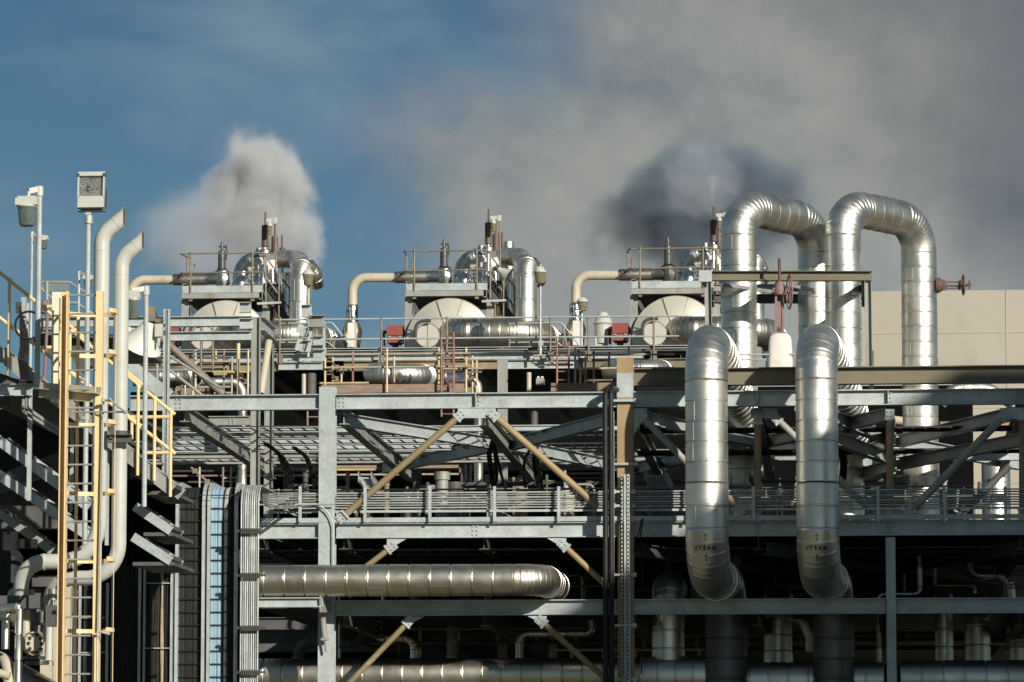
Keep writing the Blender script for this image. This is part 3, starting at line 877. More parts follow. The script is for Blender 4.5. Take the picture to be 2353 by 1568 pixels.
mb = MB(); clad(mb, [at(1700, 1080, 106), at(1755, 1082, 106)], m(13, 106), 0.3); clad(mb, [at(1715, 1190, 105), at(1715, 1085, 105)], m(15, 105), 0.4)
solo("insulated_stub", mb, ALUW, "silver pipe stub between the two steam pipes at second level", "pipe")

# gate valve between the loops
gv = thing("gate_valve", "faded maroon gate valve with handwheel rising from a white lagged body", "valve", at(1792, 845, 97))
mb = MB(); c = at(1793, 847, 97); h = m(82, 97)
def rr(w, d_, k=.1): return [(-w + k, -d_), (w - k, -d_), (w - k * .3, -d_ + k * .3), (w, -d_ + k), (w, d_ - k), (w - k, d_), (-w + k, d_), (-w, d_ - k), (-w, -d_ + k), (-w + k * .3, -d_ + k * .3)]
prev = None
for f, sx_ in ((-.2, .29), (.2, .285), (.5, .275), (.8, .26), (.9, .235), (.97, .18), (1.0, .10)):
    ring = [c + EZ * (h * f) + EX * x + EY * y for x, y in rr(sx_, sx_ * .8)]
    o0 = len(mb.v); mb.v += ring; mb.t += [.5] * 10
    if prev is not None: mb.f += [(prev + i, prev + (i + 1) % 10, o0 + (i + 1) % 10, o0 + i) for i in range(10)]
    prev = o0
mb.f.append(tuple(range(prev, prev + 10)))
obj("lagged_body", mb, WRAP, gv, 50)
mb = MB(); a, b = at(1791, 768, 97), at(1791, 668, 97)
for s in (-1, 1): mb.bar(a + EX * (.085 * s), b + EX * (.075 * s), .05, .1)
mb.bar(a.lerp(b, .15), a.lerp(b, .75), .12, .05)
mb.box(a, .32, .24, .08); mb.box(b, .30, .2, .1); mb.lathe(b - EZ * .1, EZ, [(.14, 0), (.16, .1), (.11, .22), (.07, .3)], 14)
obj("yoke", mb, PINK, gv)
mb = MB(); mb.tube([b, at(1791, 594, 97)], .035, 10); obj("stem", mb, RUST, gv)
def wheel(c, axis, R_, r, spokes=5):
    axis = Vector(axis).normalized(); e1 = axis.cross(EZ if abs(axis.z) < .9 else EX).normalized(); e2 = axis.cross(e1)
    mb = MB(); pts = [c + e1 * (R_ * math.cos(2 * math.pi * i / 24)) + e2 * (R_ * math.sin(2 * math.pi * i / 24)) for i in range(25)]
    mb.tube(pts, r, 8, False)
    for i in range(spokes):
        a = 2 * math.pi * i / spokes
        mb.tube([c, c + e1 * (R_ * math.cos(a)) + e2 * (R_ * math.sin(a))], r * .7, 6)
    mb.tube([c - axis * r * 2, c + axis * r * 2], r * 2.2, 10)
    return mb
obj("handwheel", wheel(at(1814, 671, 97), EX + EY * .18, m(39, 97), .022), PINK, gv)
mb = MB(); mb.tube([b + EZ * -.05, at(1814, 671, 97)], .03, 8); obj("gear_shaft", mb, PINK, gv)
# side valve on the right loop
sv = thing("side_valve", "dark brown flanged valve with handwheel sticking out of the right loop", "valve", at(2190, 660, 101.5))
mb = MB(); a, b = at(2150, 656, 101.7), at(2222, 658, 101.7)
mb.lathe(a, EX, [(.18, 0), (.19, .07), (.12, .18), (.06, .22), (.05, .28)], 14); obj("bonnet", mb, RUST, sv)
mb = MB()
for s in (-1, 1): mb.bar(a + EX * .18 + EZ * (.085 * s), a + EX * .58 + EZ * (.07 * s), .04, .03)
mb.tube([a, b], .02, 8); mb.box(a + EX * .2, .06, .12, .24); mb.box(a + EX * .57, .06, .12, .22); obj("yoke", mb, RUST, sv)
obj("handwheel", wheel(a + EX * .66, EX + EY * .1, .23, .022), RUST, sv)
mb = MB(); mb.tube([a + EX * .6, a + EX * .85], .03, 8); mb.box(a + EX * .8, .05, .1, .2); obj("indicator", mb, RUST, sv)
# drain pots by the valve
mb = MB(); c = at(1768, 846, 98)
mb.lathe(c, EZ, [(.1, 0), (.1, .15), (.08, .16), (.08, .3), (.11, .31), (.11, .38)], 14)
solo("drain_pot", mb, ALU, "small metal drain pot left of the lagged valve body", "fitting")
mb = MB(); mb.tube(list(hline(1690, 1830, 815, 96.8, 1760)), .022, 8); mb.tube([at(1690, 826, 96.8), at(1760, 826, 96.8)], .018, 8)
solo("tubular_rail", mb, GALV, "thin galvanised rail across the foot of the left loop", "rail")
# ---------------------------------------------------------------- vessel deck
YD = 110.0
deck = thing("vessel_deck", "steel deck with stained edge beams carrying the three pressure vessels", "deck", at(1000, 840, YD))
def dbeam(u1, u2, vt, vb, Y, mt=GALV, uref=1034, name="edge_beam", w=0.2, root=None):
    a, b = hline(u1, u2, vt, Y, uref); c, d = hline(u1, u2, vb, Y, uref)
    mb = MB(); mb.ibeam((a + c) / 2, (b + d) / 2, a.z - c.z, w, 0.02)
    return obj(name, mb, mt, root or deck)
dbeam(296, 610, 808, 830, YD); dbeam(622, 742, 811, 829, YD); dbeam(742, 1480, 812, 828, YD)
dbeam(296, 640, 830.5, 851, YD + .03, OCHRD); dbeam(640, 742, 829.5, 848, YD - .1, GALV); dbeam(790, 1146, 828.5, 850, YD + .02, OCHRD); dbeam(1166, 1330, 828.5, 850, YD + .02, GALV); dbeam(1330, 1600, 829, 850, YD + .05, OLIVE)
zd = at(1034, 806, YD).z
p, q = at(280, 800, YD), at(1620, 800, YD); c = (p + q) / 2 + EY * 7.2; c.z = zd - .03
mb = MB(); mb.box(c, (q - p).length, 14.4, 0.06); obj("deck_plate", mb, SHADESTL, deck)
for k in range(12):
    a = p.lerp(q, (k + .5) / 12); a.z = zd - .3
    mb = MB(); mb.ibeam(a + EY * .2, a + EY * 14, .4, .2, .02); obj("joist", mb, SHADESTL, deck)
mb = MB()
for v, dy in ((800.5, .0), (803, .05), (806, .02)):
    a, b = hline(300, 1585, v, YD - .25 + dy, 1034)
    pts = [a.lerp(b, i / 24) + EZ * (0.012 * math.sin(i * 2.3 + v)) for i in range(25)]
    mb.tube(pts, 0.017, 6)
obj("edge_cables", mb, BLACK, deck)
mb = MB()
for v in (799, 804.5):
    a, b = hline(300, 1585, v, YD - .3, 1034); mb.tube([a, b], 0.013, 6)
obj("edge_conduit", mb, GALV, deck)
# deck handrail
hr = thing("deck_handrail", "long two bar handrail in front of the three vessels", "handrail", at(1000, 800, YD - .35))
for v in (731.5, 777.5):
    mb = MB(); mb.tube(list(hline(636, 1560, v, YD - .4, 1034)), 0.024, 8); obj("rail", mb, GALV, hr)
for u in (643, 876.5, 1027, 1264.5, 1352, 1502):
    a = at(u, 731.5, YD - .4); z = at(1034, 832, YD - .4).z
    mb = MB(); mb.tube([a, Vector((a.x, a.y, z))], 0.026, 8)
    mb.sphere(a, .042, 8); k = at(u, 777.5, YD - .4); mb.sphere(k, .042, 8)
    mb.box(Vector((a.x, a.y, z + .12)) + EY * .03, .16, .02, .25)
    obj("post", mb, TUBE, hr)
# inner short stair rails between the vessels
def inner_rail(du, lab):
    rt = thing("inner_handrail", lab, "handrail", at(1190 + du, 800, YD + .4), "inner handrails")
    def q(x, y): 
        u, v = t5(x, y); return at(u + du, v, YD + .4)
    mb = MB(); mb.tube(fillet([q(1650, 1108), q(2120, 1100), q(2290, 1320)], .12, 4), .02, 8); obj("rail", mb, GALV, rt)
    mb = MB(); mb.tube(fillet([q(1650, 1278), q(2080, 1275), q(2150, 1335)], .12, 4), .02, 8); obj("rail", mb, GALV, rt)
    for x in (1652, 1835):
        mb = MB(); mb.tube([q(x, 1108), q(x, 1345)], .022, 8); obj("post", mb, TUBE, rt)
    mb = MB(); mb.tube([q(2135, 1120), q(2135, 1335)], .022, 8); obj("post", mb, TUBE, rt)
inner_rail(0, "inner handrail in front of the middle vessel's outlet pipe"); inner_rail(-527, "inner handrail in front of the left vessel's outlet pipe")

# ---------------------------------------------------------------- one vessel station, built at the middle and copied left and right
YV = 114.0
def q5(x, y, Y=YV): return A(t5, x, y, Y)
def z5m(z, Y): return m(z / 3.899, Y)
station = []
# horizontal drum seen end on
YVF = YV - 1.15
v0 = q5(1120, 1272, YVF); RV = z5m(396, YVF)
vessel = thing("pressure_vessel", "middle of three cream clad pressure vessels seen end on", "pressure vessel", v0 - EZ * RV, "pressure vessels")
mb = MB(); mb.lathe(v0, EY, [(RV, 0), (RV, 7.5)], 64); obj("shell", mb, VCLAD, vessel)
mb = MB(); mb.lathe(v0 - EY * .34, EY, [(0, 0), (.10, .004), (RV * .5, .16), (RV * .985, .335), (RV, .35)], 64); obj("dished_end", mb, VCLAD, vessel)
def head_pt(rr, ang, lift=0.008):
    zz = .34 * (1 - min(1, rr / RV)) if rr > RV * .5 else .34 - .32 * rr / RV
    return v0 + EX * (rr * math.cos(ang)) + EZ * (rr * math.sin(ang)) - EY * (zz + lift)
mb = MB()
for k in range(8):
    a = R(22 + 45 * k + (6 if k % 2 else -4))
    mb.bar(head_pt(.12, a), head_pt(RV * .5, a), .035, .02, EY); mb.bar(head_pt(RV * .5, a), head_pt(RV * .99, a), .035, .02, EY)
pts = [v0 + EX * (RV * 1.003 * math.cos(2 * math.pi * i / 64)) + EZ * (RV * 1.003 * math.sin(2 * math.pi * i / 64)) for i in range(65)]
mb.tube(pts, .012, 6, False); obj("seam_band", mb, ALUW, vessel)
c = q5(930, 1225, YVF - .2); r = z5m(108, YVF)
mb = MB(); mb.lathe(c - EY * .25, EY, [(r * .97, 0), (r, .02), (r, .5)], 40); obj("manway_cover", mb, VCLAD, vessel)
mb = MB(); mb.bar(c - EY * .256 - EZ * r * .95, c - EY * .256 + EZ * r * .95, .02, .012, EY); mb.tube([c - EY * .25 + EX * (r * math.cos(2 * math.pi * i / 40)) + EZ * (r * math.sin(2 * math.pi * i / 40)) for i in range(41)], .014, 6, False)
obj("manway_trim", mb, ALUW, vessel)
mb = MB(); mb.tube(fillet([q5(810, 1275, YVF - .6), q5(812, 1090, YVF - .6), q5(948, 1083, YVF - .6)], .3, 8), .045, 10); obj("davit_handle", mb, DARKV, vessel)
station.append((vessel, ["left of three cream clad pressure vessels seen end on", "right cream clad pressure vessel, beside the tall pipe loops"]))
# fat outlet pipe leaving the vessel end to the right
r = z5m(131, YV - 1.5)
YO = YVF - .62
outp = thing("outlet_pipe", "fat ribbed silver pipe leaving the middle vessel to the right", "steam pipe", q5(1500, 1330, YO), "vessel outlet pipes")
pts = fillet([q5(1165, 1185, YVF + .2), q5(1165, 1192, YO), q5(1905, 1196, YO), q5(2030, 1280, YO + 2.4), q5(2040, 1420, YO + 2.6)], [.42, .8, .4], 9)
mb = MB(); clad(mb, pts, r, .28, 44); obj("pipe", mb, ALUW, outp, 14)
mb = MB(); mb.lathe(q5(1165, 1185, YVF + .1), EY, [(r * 1.12, -.30), (r * 1.22, -.1), (r * 1.3, 0)], 40); obj("collar", mb, VCLAD, outp)
vs, fs = lettering("STEAM", .19, None, r, 0, None, 0)
c = q5(1226, 1196, YO); out = []
for x, y, *_ in vs:
    a = (y + .28) / r
    out.append(c + EX * (x + .1) + EZ * (math.sin(a) * (r + .024)) - EY * (math.cos(a) * (r + .024)))
mb = MB(); mb.add(out, fs); obj("stencil_lettering", mb, STEN, outp)
station.append((outp, ["fat ribbed silver pipe leaving the left vessel to the right", "fat ribbed silver pipe of the right vessel, mostly behind the loops"]))
# valve platform above the vessel
YP = YV - 1.2
plat = thing("valve_platform", "galvanised box platform over the middle vessel", "platform", q5(1090, 1330, YP), "valve platforms")
def pb(x1, x2, yt, yb, Y, mt, name, w=.14):
    a, b, c_ = q5(x1, yt, Y), q5(x2, yt, Y), q5(x1, yb, Y)
    h = a.z - c_.z; b.z = a.z
    mb = MB(); mb.channel(a - EZ * (h / 2), b - EZ * (h / 2), h, w, .014, None, -1); obj(name, mb, mt, plat)
pb(724, 1455, 752, 814, YP, GALV, "upper_channel"); pb(722, 1420, 817, 864, YP - .05, GALVD, "lower_channel")
a, b = q5(724, 752, YP), q5(1455, 752, YP); b.z = a.z; W_p = (b - a).length
mb = MB(); mb.box((a + b) / 2 + EY * 1.6 - EZ * .2, W_p - .05, 3.0, .3); obj("plate", mb, SHADESTL, plat)
for x in (725, 1450):
    k = q5(x, 800, YP); mb = MB(); mb.channel(k, k + EY * 3.1, .42, .1, .014, None, 1 if x < 1000 else -1); obj("side_channel", mb, GALVD, plat)
for x, dy in ((742, .3), (742, 2.9), (1475, .3), (1475, 2.9)):
    k = q5(x, 866, YP) + EY * dy; b2 = Vector((k.x, k.y, zd)); mb = MB(); mb.ibeam(b2, k, .2, .2, .015, EY); obj("leg", mb, GALVD, plat)
for s in (0, 1):
    k = q5(760, 880, YP) + EY * (.3 + 2.6 * s); mb = MB(); mb.bar(k, k + EX * .45 - EZ * .8, .1, .1); obj("knee_brace", mb, SHADESTL, plat)
mb = MB(); mb.tube(fillet([q5(740, 500, YP + 3.0), q5(706, 462, YP), q5(1452, 452, YP), q5(1530, 560, YP), q5(1790, 900, YP)], .1, 4), .022, 8); obj("top_rail", mb, TUBE, plat)
mb = MB(); mb.tube(fillet([q5(740, 655, YP + 3.0), q5(708, 636, YP), q5(1445, 626, YP), q5(1530, 740, YP), q5(1760, 1040, YP)], .1, 4), .022, 8); obj("mid_rail", mb, TUBE, plat)
for x, y1, y2, dy in ((800, 455, 850, 0), (1360, 450, 850, 0), (732, 490, 760, 2.2), (785, 560, 760, 3.0), (1480, 480, 900, 0), (1700, 790, 1050, 0), (1600, 660, 1050, 0)):
    mb = MB(); a = q5(x, y1, YP - .03 + dy); b = q5(x, y2, YP - .03 + dy); mb.tube([a, b], .024, 8); mb.sphere(a, .04, 8)
    if dy == 0 and x < 1400: mb.box(b + EY * .04, .1, .02, .22)
    obj("post", mb, TUBE, plat)
# stair stringers going down to the right
for dy in (0.15, 1.0):
    mb = MB(); mb.channel(q5(1470, 790, YP) + EY * dy, q5(1800, 1240, YP) + EY * dy, .2, .07, .012); obj("stringer", mb, SHADESTL, plat)
mb = MB()
for i in range(9):
    k = q5(1470, 790, YP).lerp(q5(1800, 1240, YP), (i + .5) / 9) + EY * .57
    mb.box(k, .24, .84, .03)
obj("treads", mb, SHADESTL, plat)
station.append((plat, ["galvanised box platform over the left vessel", "galvanised box platform over the right vessel, joined by the loop frame"]))
# relief valve
YR = YV - .3
rv = thing("relief_valve", "dark spring relief valve in a foil wrapped body on the middle platform", "valve", q5(1070, 752, YR), "relief valves")
s_ = lambda z: z5m(z, YR)
c = q5(1066, 600, YR)
prof = [(s_(44), 0), (s_(44), s_(8)), (s_(36), s_(10)), (s_(35), s_(85)), (s_(38), s_(87)), (s_(38), s_(93)), (s_(35), s_(95)), (s_(35), s_(150)), (s_(31), s_(166)), (s_(20), s_(172)), (s_(13), s_(174)), (s_(13), s_(240)), (s_(10), s_(249))]
mb = MB(); mb.lathe(c, EZ, prof, 24); obj("bonnet", mb, DARKV, rv)
mb = MB(); mb.tube(fillet([q5(1075, 395, YR), q5(1100, 400, YR), q5(1112, 440, YR), q5(1102, 520, YR)], .1, 4), .02, 6); mb.tube([q5(1035, 392, YR), q5(1060, 404, YR)], .02, 6); mb.box(q5(1093, 398, YR), .12, .05, .05); obj("lever", mb, DARKV, rv)
foilb = MB(); foilb.lathe(q5(1072, 752, YR), EZ, [(s_(58), 0), (s_(66), s_(30)), (s_(70), s_(70)), (s_(66), s_(110)), (s_(70), s_(130)), (s_(55), s_(146)), (s_(40), s_(152))], 28); foilb.lumps(.035, 5)
fb = obj("foil_body", foilb, FOIL, rv, 60)
mb = MB(); f2 = q5(1010, 684, YR); mb.lathe(f2, -EX, [(s_(54), -.1), (s_(56), s_(30)), (s_(52), s_(60)), (s_(56), s_(90))], 24); mb.lumps(.03, 6); fb2 = obj("foil_neck", mb, FOIL, rv, 60)
station.append((rv, ["dark spring relief valve in a crumpled foil wrapped body on the left platform", "dark relief valve with bare flanged body on the right platform"]))
# discharge pipe
dp = thing("discharge_pipe", "cream discharge pipe turning down left of the middle vessel", "pipe", q5(245, 940, YR), "cream discharge pipes")
mb = MB(); mb.tube(fillet([q5(640, 697, YR), q5(247, 697, YR), q5(247, 950, YR)], .78, 12), s_(42), 28)
for t_ in (355,): mb.lathe(q5(t_, 697, YR), EX, [(s_(43), 0), (s_(43), .02)], 28)
mb.lathe(q5(247, 812, YR), EZ, [(s_(43), 0), (s_(43), .015)], 28); obj("pipe", mb, CREAMD, dp)
mb = MB(); clad(mb, [q5(925, 692, YR), q5(628, 694, YR)], s_(53), .50, 28, .01); obj("clad_sleeve", mb, ALUW, dp, 14)
mb = MB(); mb.tube([q5(640, 650, YR - .05), q5(720, 668, YR - .3), q5(640, 682, YR - .3)], .018, 6); obj("drip_pipe", mb, RUST, dp)
station.append((dp, ["cream discharge pipe reaching left behind the cream vents", "rust spotted cream discharge pipe turning down left of the right vessel"]))
# lagged silencer
ls = thing("lagged_silencer", "foil lagged bulb silencer hanging under the cream pipe left of the middle vessel", "silencer", q5(243, 1335, YR), "lagged silencers")
mb = MB(); mb.lathe(q5(243, 1335, YR), EZ, [(s_(62), 0), (s_(70), s_(6)), (s_(78), s_(60)), (s_(92), s_(130)), (s_(90), s_(165)), (s_(66), s_(235)), (s_(58), s_(246))], 28); mb.lumps(.012, 5); obj("bulb", mb, ALUW, ls, 60)
mb = MB(); mb.lathe(q5(244, 1100, YR), EZ, [(s_(56), 0), (s_(57), s_(25)), (s_(53), s_(30)), (s_(55), s_(90)), (s_(57), s_(155)), (s_(50), s_(162))], 28); mb.lumps(.02, 7); obj("foil_sleeve", mb, FOIL, ls, 60)
mb = MB(); mb.box(q5(243, 1220, YR - .42 * 0 - .55), s_(60), .5, s_(220)); obj("lagging_strap", mb, WRAP, ls)
station.append((ls, ["foil lagged bulb silencer in the gap right of the left vessel", "foil lagged bulb silencer left of the right vessel, with a lamp on it"]))
# overhead line
YH = YV + .6
ov = thing("overhead_pipe", "silver arched pipe over the platform of the middle vessel", "steam pipe", q5(1215, 760, YH), "overhead arched pipes")
r1, r2, r3 = m(17, YH), m(20.5, YH - .4), m(25, YV - 1.5)
pts = fillet([q5(1216, 990, YH), q5(1216, 508, YH), q5(1560, 508, YH - .1)], .72, 8)
mb = MB(); clad(mb, pts, r1, .5, 32, r_end=r2); obj("rising_leg", mb, ALU, ov, 14)
pts = fillet([q5(1545, 508, YH - .1), q5(1745, 512, YH - .3), q5(1812, 606, YV - 1.5), q5(1805, 640, YV - 1.6), q5(1803, 1100, YV - 1.6)], [.5, .35, .2], 6)
mb = MB(); clad(mb, pts, r2 * 1.06, .42, 36, r_end=r3 * .98); obj("cross_run", mb, ALU, ov, 14)
mb = MB(); clad(mb, [q5(1803, 690, YV - 1.6), q5(1801, 1100, YV - 1.6)], r3 * 1.02, .6, 40); obj("falling_leg", mb, ALU, ov, 14)
mb = MB(); clad(mb, fillet([q5(1840, 560, YV - .2), q5(1900, 640, YV), q5(1915, 740, YV + .4)], .5, 5), m(17, YV), .3, 28); obj("rear_branch", mb, ALUW, ov, 14)
station.append((ov, ["silver arched pipe over the platform of the left vessel", "silver arched pipe over the right vessel, cut off by the tall loop"]))
# brown vent silencers
def vent(x, ytop, ybot, r, stx, sttop, disc, base, label, Y):
    rt = thing("vent_silencer", label, "silencer", q5(x, base, Y), "brown vent silencers")
    k = lambda z: z5m(z, Y)
    mb = MB(); mb.lathe(q5(x, ybot, Y), EZ, [(k(r * .9), 0), (k(r), k(3)), (k(r), k(ybot - ytop - 5)), (k(r * 1.06), k(ybot - ytop - 4)), (k(r * 1.04), k(ybot - ytop))], 24); obj("body", mb, RUST, rt)
    mb = MB(); a, b = q5(stx, ytop + 6, Y), q5(stx, sttop, Y); mb.tube([a, b], k(9), 12); mb.prof(b, b + EZ * k(8) + EX * k(2), [(-k(7), -k(7)), (k(7), -k(7)), (k(7), k(7)), (-k(7), k(7))], EY); obj("tail_pipe", mb, RUST, rt)
    mb = MB(); mb.tube([q5(x, ybot, Y), q5(x, base, Y)], k(14), 14); obj("stem", mb, ALU, rt)
    if disc:
        mb = MB(); mb.lathe(q5(x, disc + 44, Y), EZ, [(k(46), 0), (k(56), k(6)), (k(57), k(36)), (k(50), k(44)), (k(16), k(46))], 28); obj("drip_dish", mb, ALUW, rt)
    return rt
vA = vent(1463, 203, 398, 31, 1466, 92, 424, 690, "tall front brown vent silencer over the middle vessel", YP + .4)
vB = vent(1530, 305, 460, 30, 1533, 196, 0, 700, "second brown vent silencer of the middle vessel, behind the first", YP + 1.6)
vC = vent(1590, 408, 430, 28, 1585, 300, 0, 700, "short brown vent with thin tail pipe on the middle pipe", YP + 2.2)
station += [(vA, ["tall front brown vent silencer over the left vessel, under the white plume", "tall brown vent silencer just left of the tall loop"]), (vB, ["second brown vent silencer of the left vessel, behind its lamp", "second brown vent silencer hidden beside the tall loop"]), (vC, ["short brown vent with thin tail pipe on the left vessel's pipe", None])]
# lamps at the vessel
def well_glass(u, v, wpx, hpx, Y, root, gm, flip=0):
    """hood and bowl of an area lamp with its top centre at (u, v)"""
    w, h = m(wpx, Y), m(hpx, Y); c = at(u, v, Y)
    mb = MB(); mb.lathe(c - EZ * h * .32, EZ, [(w * .50, 0), (w * .52, h * .05), (w * .50, h * .12), (w * .38, h * .20), (w * .30, h * .32), (w * .12, h * .36)], 20); mb.box(c - EZ * h * .1, w * .5, w * .62, h * .22); obj("hood", mb, LAMPP, root)
    mb = MB(); mb.lathe(c - EZ * h, EZ, [(w * .25, 0), (w * .33, h * .03), (w * .38, h * .14), (w * .46, h * .66)], 20); obj("bowl", mb, gm, root)
    mb = MB(); mb.lathe(c - EZ * h * .8, EZ, [(w * .1, 0), (w * .14, h * .1), (w * .1, h * .4)], 12); obj("bulb", mb, REFL, root)
la = thing("arm_lamp", "yellowed bowl lamp on a bent arm beside the middle brown silencers", "lamp", q5(1570, 700, YP + .1), "vessel arm lamps")
mb = MB(); mb.tube([q5(1572, 900, YP + .1), q5(1565, 165, YP + .1)], .025, 8); obj("pole", mb, TUBE, la)
mb = MB(); mb.bar(q5(1570, 158, YP + .1), q5(1482, 162, YP + .1), .05, .09); mb.box(q5(1565, 165, YP + .1), .1, .09, .16); obj("arm", mb, CREAM, la)
u, v = t5(1510, 176); well_glass(u, v, 12, 30, YP + .1, la, GLASSY)
lb = thing("pole_lamp", "bowl lamp on a thin pole right of the middle vessel's falling pipe", "lamp", q5(1930, 1390, YD - .6), "vessel pole lamps")
mb = MB(); mb.tube([q5(1930, 1392, YD - .6), q5(1931, 580, YD - .6)], .026, 8); mb.tube([q5(1930, 1392, YD - .6), q5(1930, 1290, YD - .6)], .036, 8); mb.box(q5(1935, 1285, YD - .6), .12, .1, .14); obj("pole", mb, GALV, lb)
mb = MB(); mb.tube(fillet([q5(1930, 1290, YD - .55), q5(1880, 1330, YD - .5), q5(1820, 1340, YD - .4)], .2, 4), .014, 6); mb.tube(fillet([q5(1935, 1290, YD - .55), q5(1990, 1385, YD - .5), q5(2060, 1340, YD - .4)], .3, 4), .014, 6); obj("lamp_cable", mb, BLACK, lb)
u, v = t5(1927, 605); well_glass(u, v, 28, 38, YD - .75, lb, GLASSY)
station += [(la, ["yellowed bowl lamp on a bent arm beside the left brown silencers", "yellowed bowl lamp tucked between silencer and tall loop"]), (lb, ["bowl lamp on a thin pole right of the left vessel's falling pipe", None])]
# clutter of lagged valves on the platform
lv = thing("lagged_valves", "cluster of cloth and foil lagged valves with teal handwheels on the middle platform", "valve cluster", q5(1380, 752, YP + 1), "lagged valve clusters")
mb = MB(); mb.lathe(q5(1285, 590, YP + 1), EX, [(.06, 0), (.15, .08), (.17, .3), (.2, .5), (.2, .75), (.08, .85)], 20); mb.lathe(q5(1395, 610, YP + 1), EZ, [(.2, 0), (.2, .15), (.12, .3), (.06, .42), (.05, .6)], 16); mb.lumps(.03, 6); obj("lagging", mb, WRAP, lv, 60)
mb = MB(); mb.lathe(q5(1245, 755, YP + .6), EZ, [(.24, 0), (.25, .1), (.18, .25), (.06, .32)], 20); mb.lathe(q5(1400, 755, YP + .8), EZ, [(.22, 0), (.24, .15), (.16, .3), (.06, .34)], 20); mb.lathe(q5(1330, 690, YP + 1.0), EX, [(.09, 0), (.10, .4)], 14); mb.lumps(.03, 8); obj("foil", mb, FOIL, lv, 60)
for x1, y1, x2, y2, dy, rr in ((1250, 690, 1250, 630, .8, .12), (1448, 770, 1448, 560, .5, .13), (1520, 900, 1520, 600, .9, .1), (1640, 1040, 1635, 640, .9, .13), (1665, 1040, 1668, 700, 1.2, .09)):
    mb = MB(); a, b = q5(x1, y1, YP + dy), q5(x2, y2, YP + dy); mb.tube([a.lerp(b, i / 8) for i in range(9)], rr, 16); mb.lumps(.02, 6); obj("riser", mb, FOIL, lv, 60)
obj("handwheel", wheel(q5(1392, 485, YP + 1), EZ, .15, .018), TEAL, lv); obj("handwheel", wheel(q5(1392, 688, YP + .8), EZ, .15, .018), TEAL, lv)
mb = MB(); mb.tube([q5(1392, 485, YP + 1), q5(1392, 560, YP + 1)], .03, 8); mb.tube([q5(1392, 688, YP + .8), q5(1392, 740, YP + .8)], .03, 8); obj("spindle", mb, DARKV, lv)
station.append((lv, ["cluster of cloth and foil lagged valves with teal handwheels on the left platform", "cluster of foil lagged valves with a dark handwheel on the right platform"]))
# perforated cable tray and back panel right of the platform
ct = thing("perforated_tray", "bent perforated cable tray right of the middle platform", "cable tray", q5(1590, 1040, YP + .2), "perforated trays")
mb = MB(); mb.box(q5(1535, 740, YP + .2), z5m(140, YP), .3, z5m(26, YP)); mb.box((q5(1595, 740, YP + .2) + q5(1593, 1045, YP + .2)) / 2, z5m(22, YP), .06, z5m(310, YP)); obj("tray", mb, GALV, ct)
mb = MB()
for i in range(16): mb.box(q5(1593, 760 + i * 18, YP + .16), .035, .03, .04)
for i in range(8): mb.box(q5(1475 + i * 16, 740, YP + .04), .04, .03, .06)
obj("slots", mb, BLACK, ct)
mb = MB(); mb.bar(q5(1405, 910, YP - .1), q5(1625, 900, YP - .1), .06, .06); obj("bracket", mb, GALV, ct)
mb = MB(); random.seed(3)
for i in range(7):
    x = 1470 + i * 12
    mb.tube(fillet([q5(x, 760, YP + .5), q5(x + 20, 840 + i * 8, YP + .4), q5(x + 60, 900, YP + .5), q5(x + 70, 1040, YP + .6)], .2, 3), .014, 5)
obj("loose_cable", mb, BLACK, ct)
station.append((ct, ["bent perforated cable tray right of the left platform", None]))
bp = thing("stained_column", "brown stained panel column behind the stair of the middle platform", "column", q5(1520, 1050, YP + 2), "panel columns")
mb = MB(); mb.box((q5(1495, 790, YP + 2) + q5(1495, 1060, YP + 2)) / 2, z5m(40, YP), .2, z5m(290, YP)); mb.box((q5(1545, 800, YP + 2.3) + q5(1545, 1060, YP + 2.3)) / 2, z5m(46, YP), .2, z5m(280, YP)); obj("panel", mb, OCHRD, bp)
mb = MB(); mb.box((q5(1655, 620, YP + 3) + q5(1650, 1060, YP + 3)) / 2, z5m(110, YP), .2, z5m(440, YP)); obj("dark_panel", mb, SHADESTL, bp)
station.append((bp, ["brown stained panel column behind the stair of the left platform", None]))
# junction box
jb = thing("junction_box", "red oxide steel box on a stand left of the middle vessel", "junction box", q5(630, 1345, YV - .8), "red oxide boxes")
c = q5(632, 1212, YV - .8)
mb = MB(); mb.box(c, z5m(140, YV), .4, z5m(150, YV)); mb.box(c + EZ * z5m(36, YV) - EY * .02, z5m(142, YV), .42, z5m(90, YV)); obj("case", mb, REDB, jb)
mb = MB()
for x in (580, 672):
    mb = MB(); mb.box(q5(x, 1225, YV - 1.04), z5m(22, YV), .03, z5m(10, YV)); obj("latch", mb, GALV, jb)
mb = MB(); mb.tube([q5(630, 1290, YV - .7), q5(630, 1350, YV - .7)], .09, 10)
for x in (590, 612, 655, 678): mb.tube([q5(x, 1285, YV - .8), q5(x, 1305, YV - .8)], .035, 8)
mb.tube([q5(700, 1190, YV - .7), q5(730, 1190, YV - .7)], .1, 10); obj("stand", mb, DARKV, jb)
mb = MB(); mb.tube(fillet([q5(560, 1185, YV - .8), q5(522, 1186, YV - .8), q5(524, 1340, YV - .8)], .1, 4), .05, 8); obj("conduit", mb, DARKV, jb)
station.append((jb, ["red oxide steel box left of the left vessel, half hidden", "red oxide steel box on a stand left of the right vessel"]))
PITCHV = (at(1548.6, 777, YV) - at(1034, 785, YV)).dot(EX)
for root, labs in station:
    for s, lab in zip((-1, 1), labs):
        if lab is None: continue
        c = copy_tree(root, EX * (s * PITCHV))
        c["label"] = lab
        if root is rv and s > 0:        # the right one has a bare body
            for ch in c.children:
                if ch.name.startswith("foil"): ch.name = "bare_body" if "body" in ch.name else "outlet_neck"; me = ch.data.copy(); me.materials.clear(); me.materials.append(DARKV); ch.data = me
        if root is rv and s < 0: pass
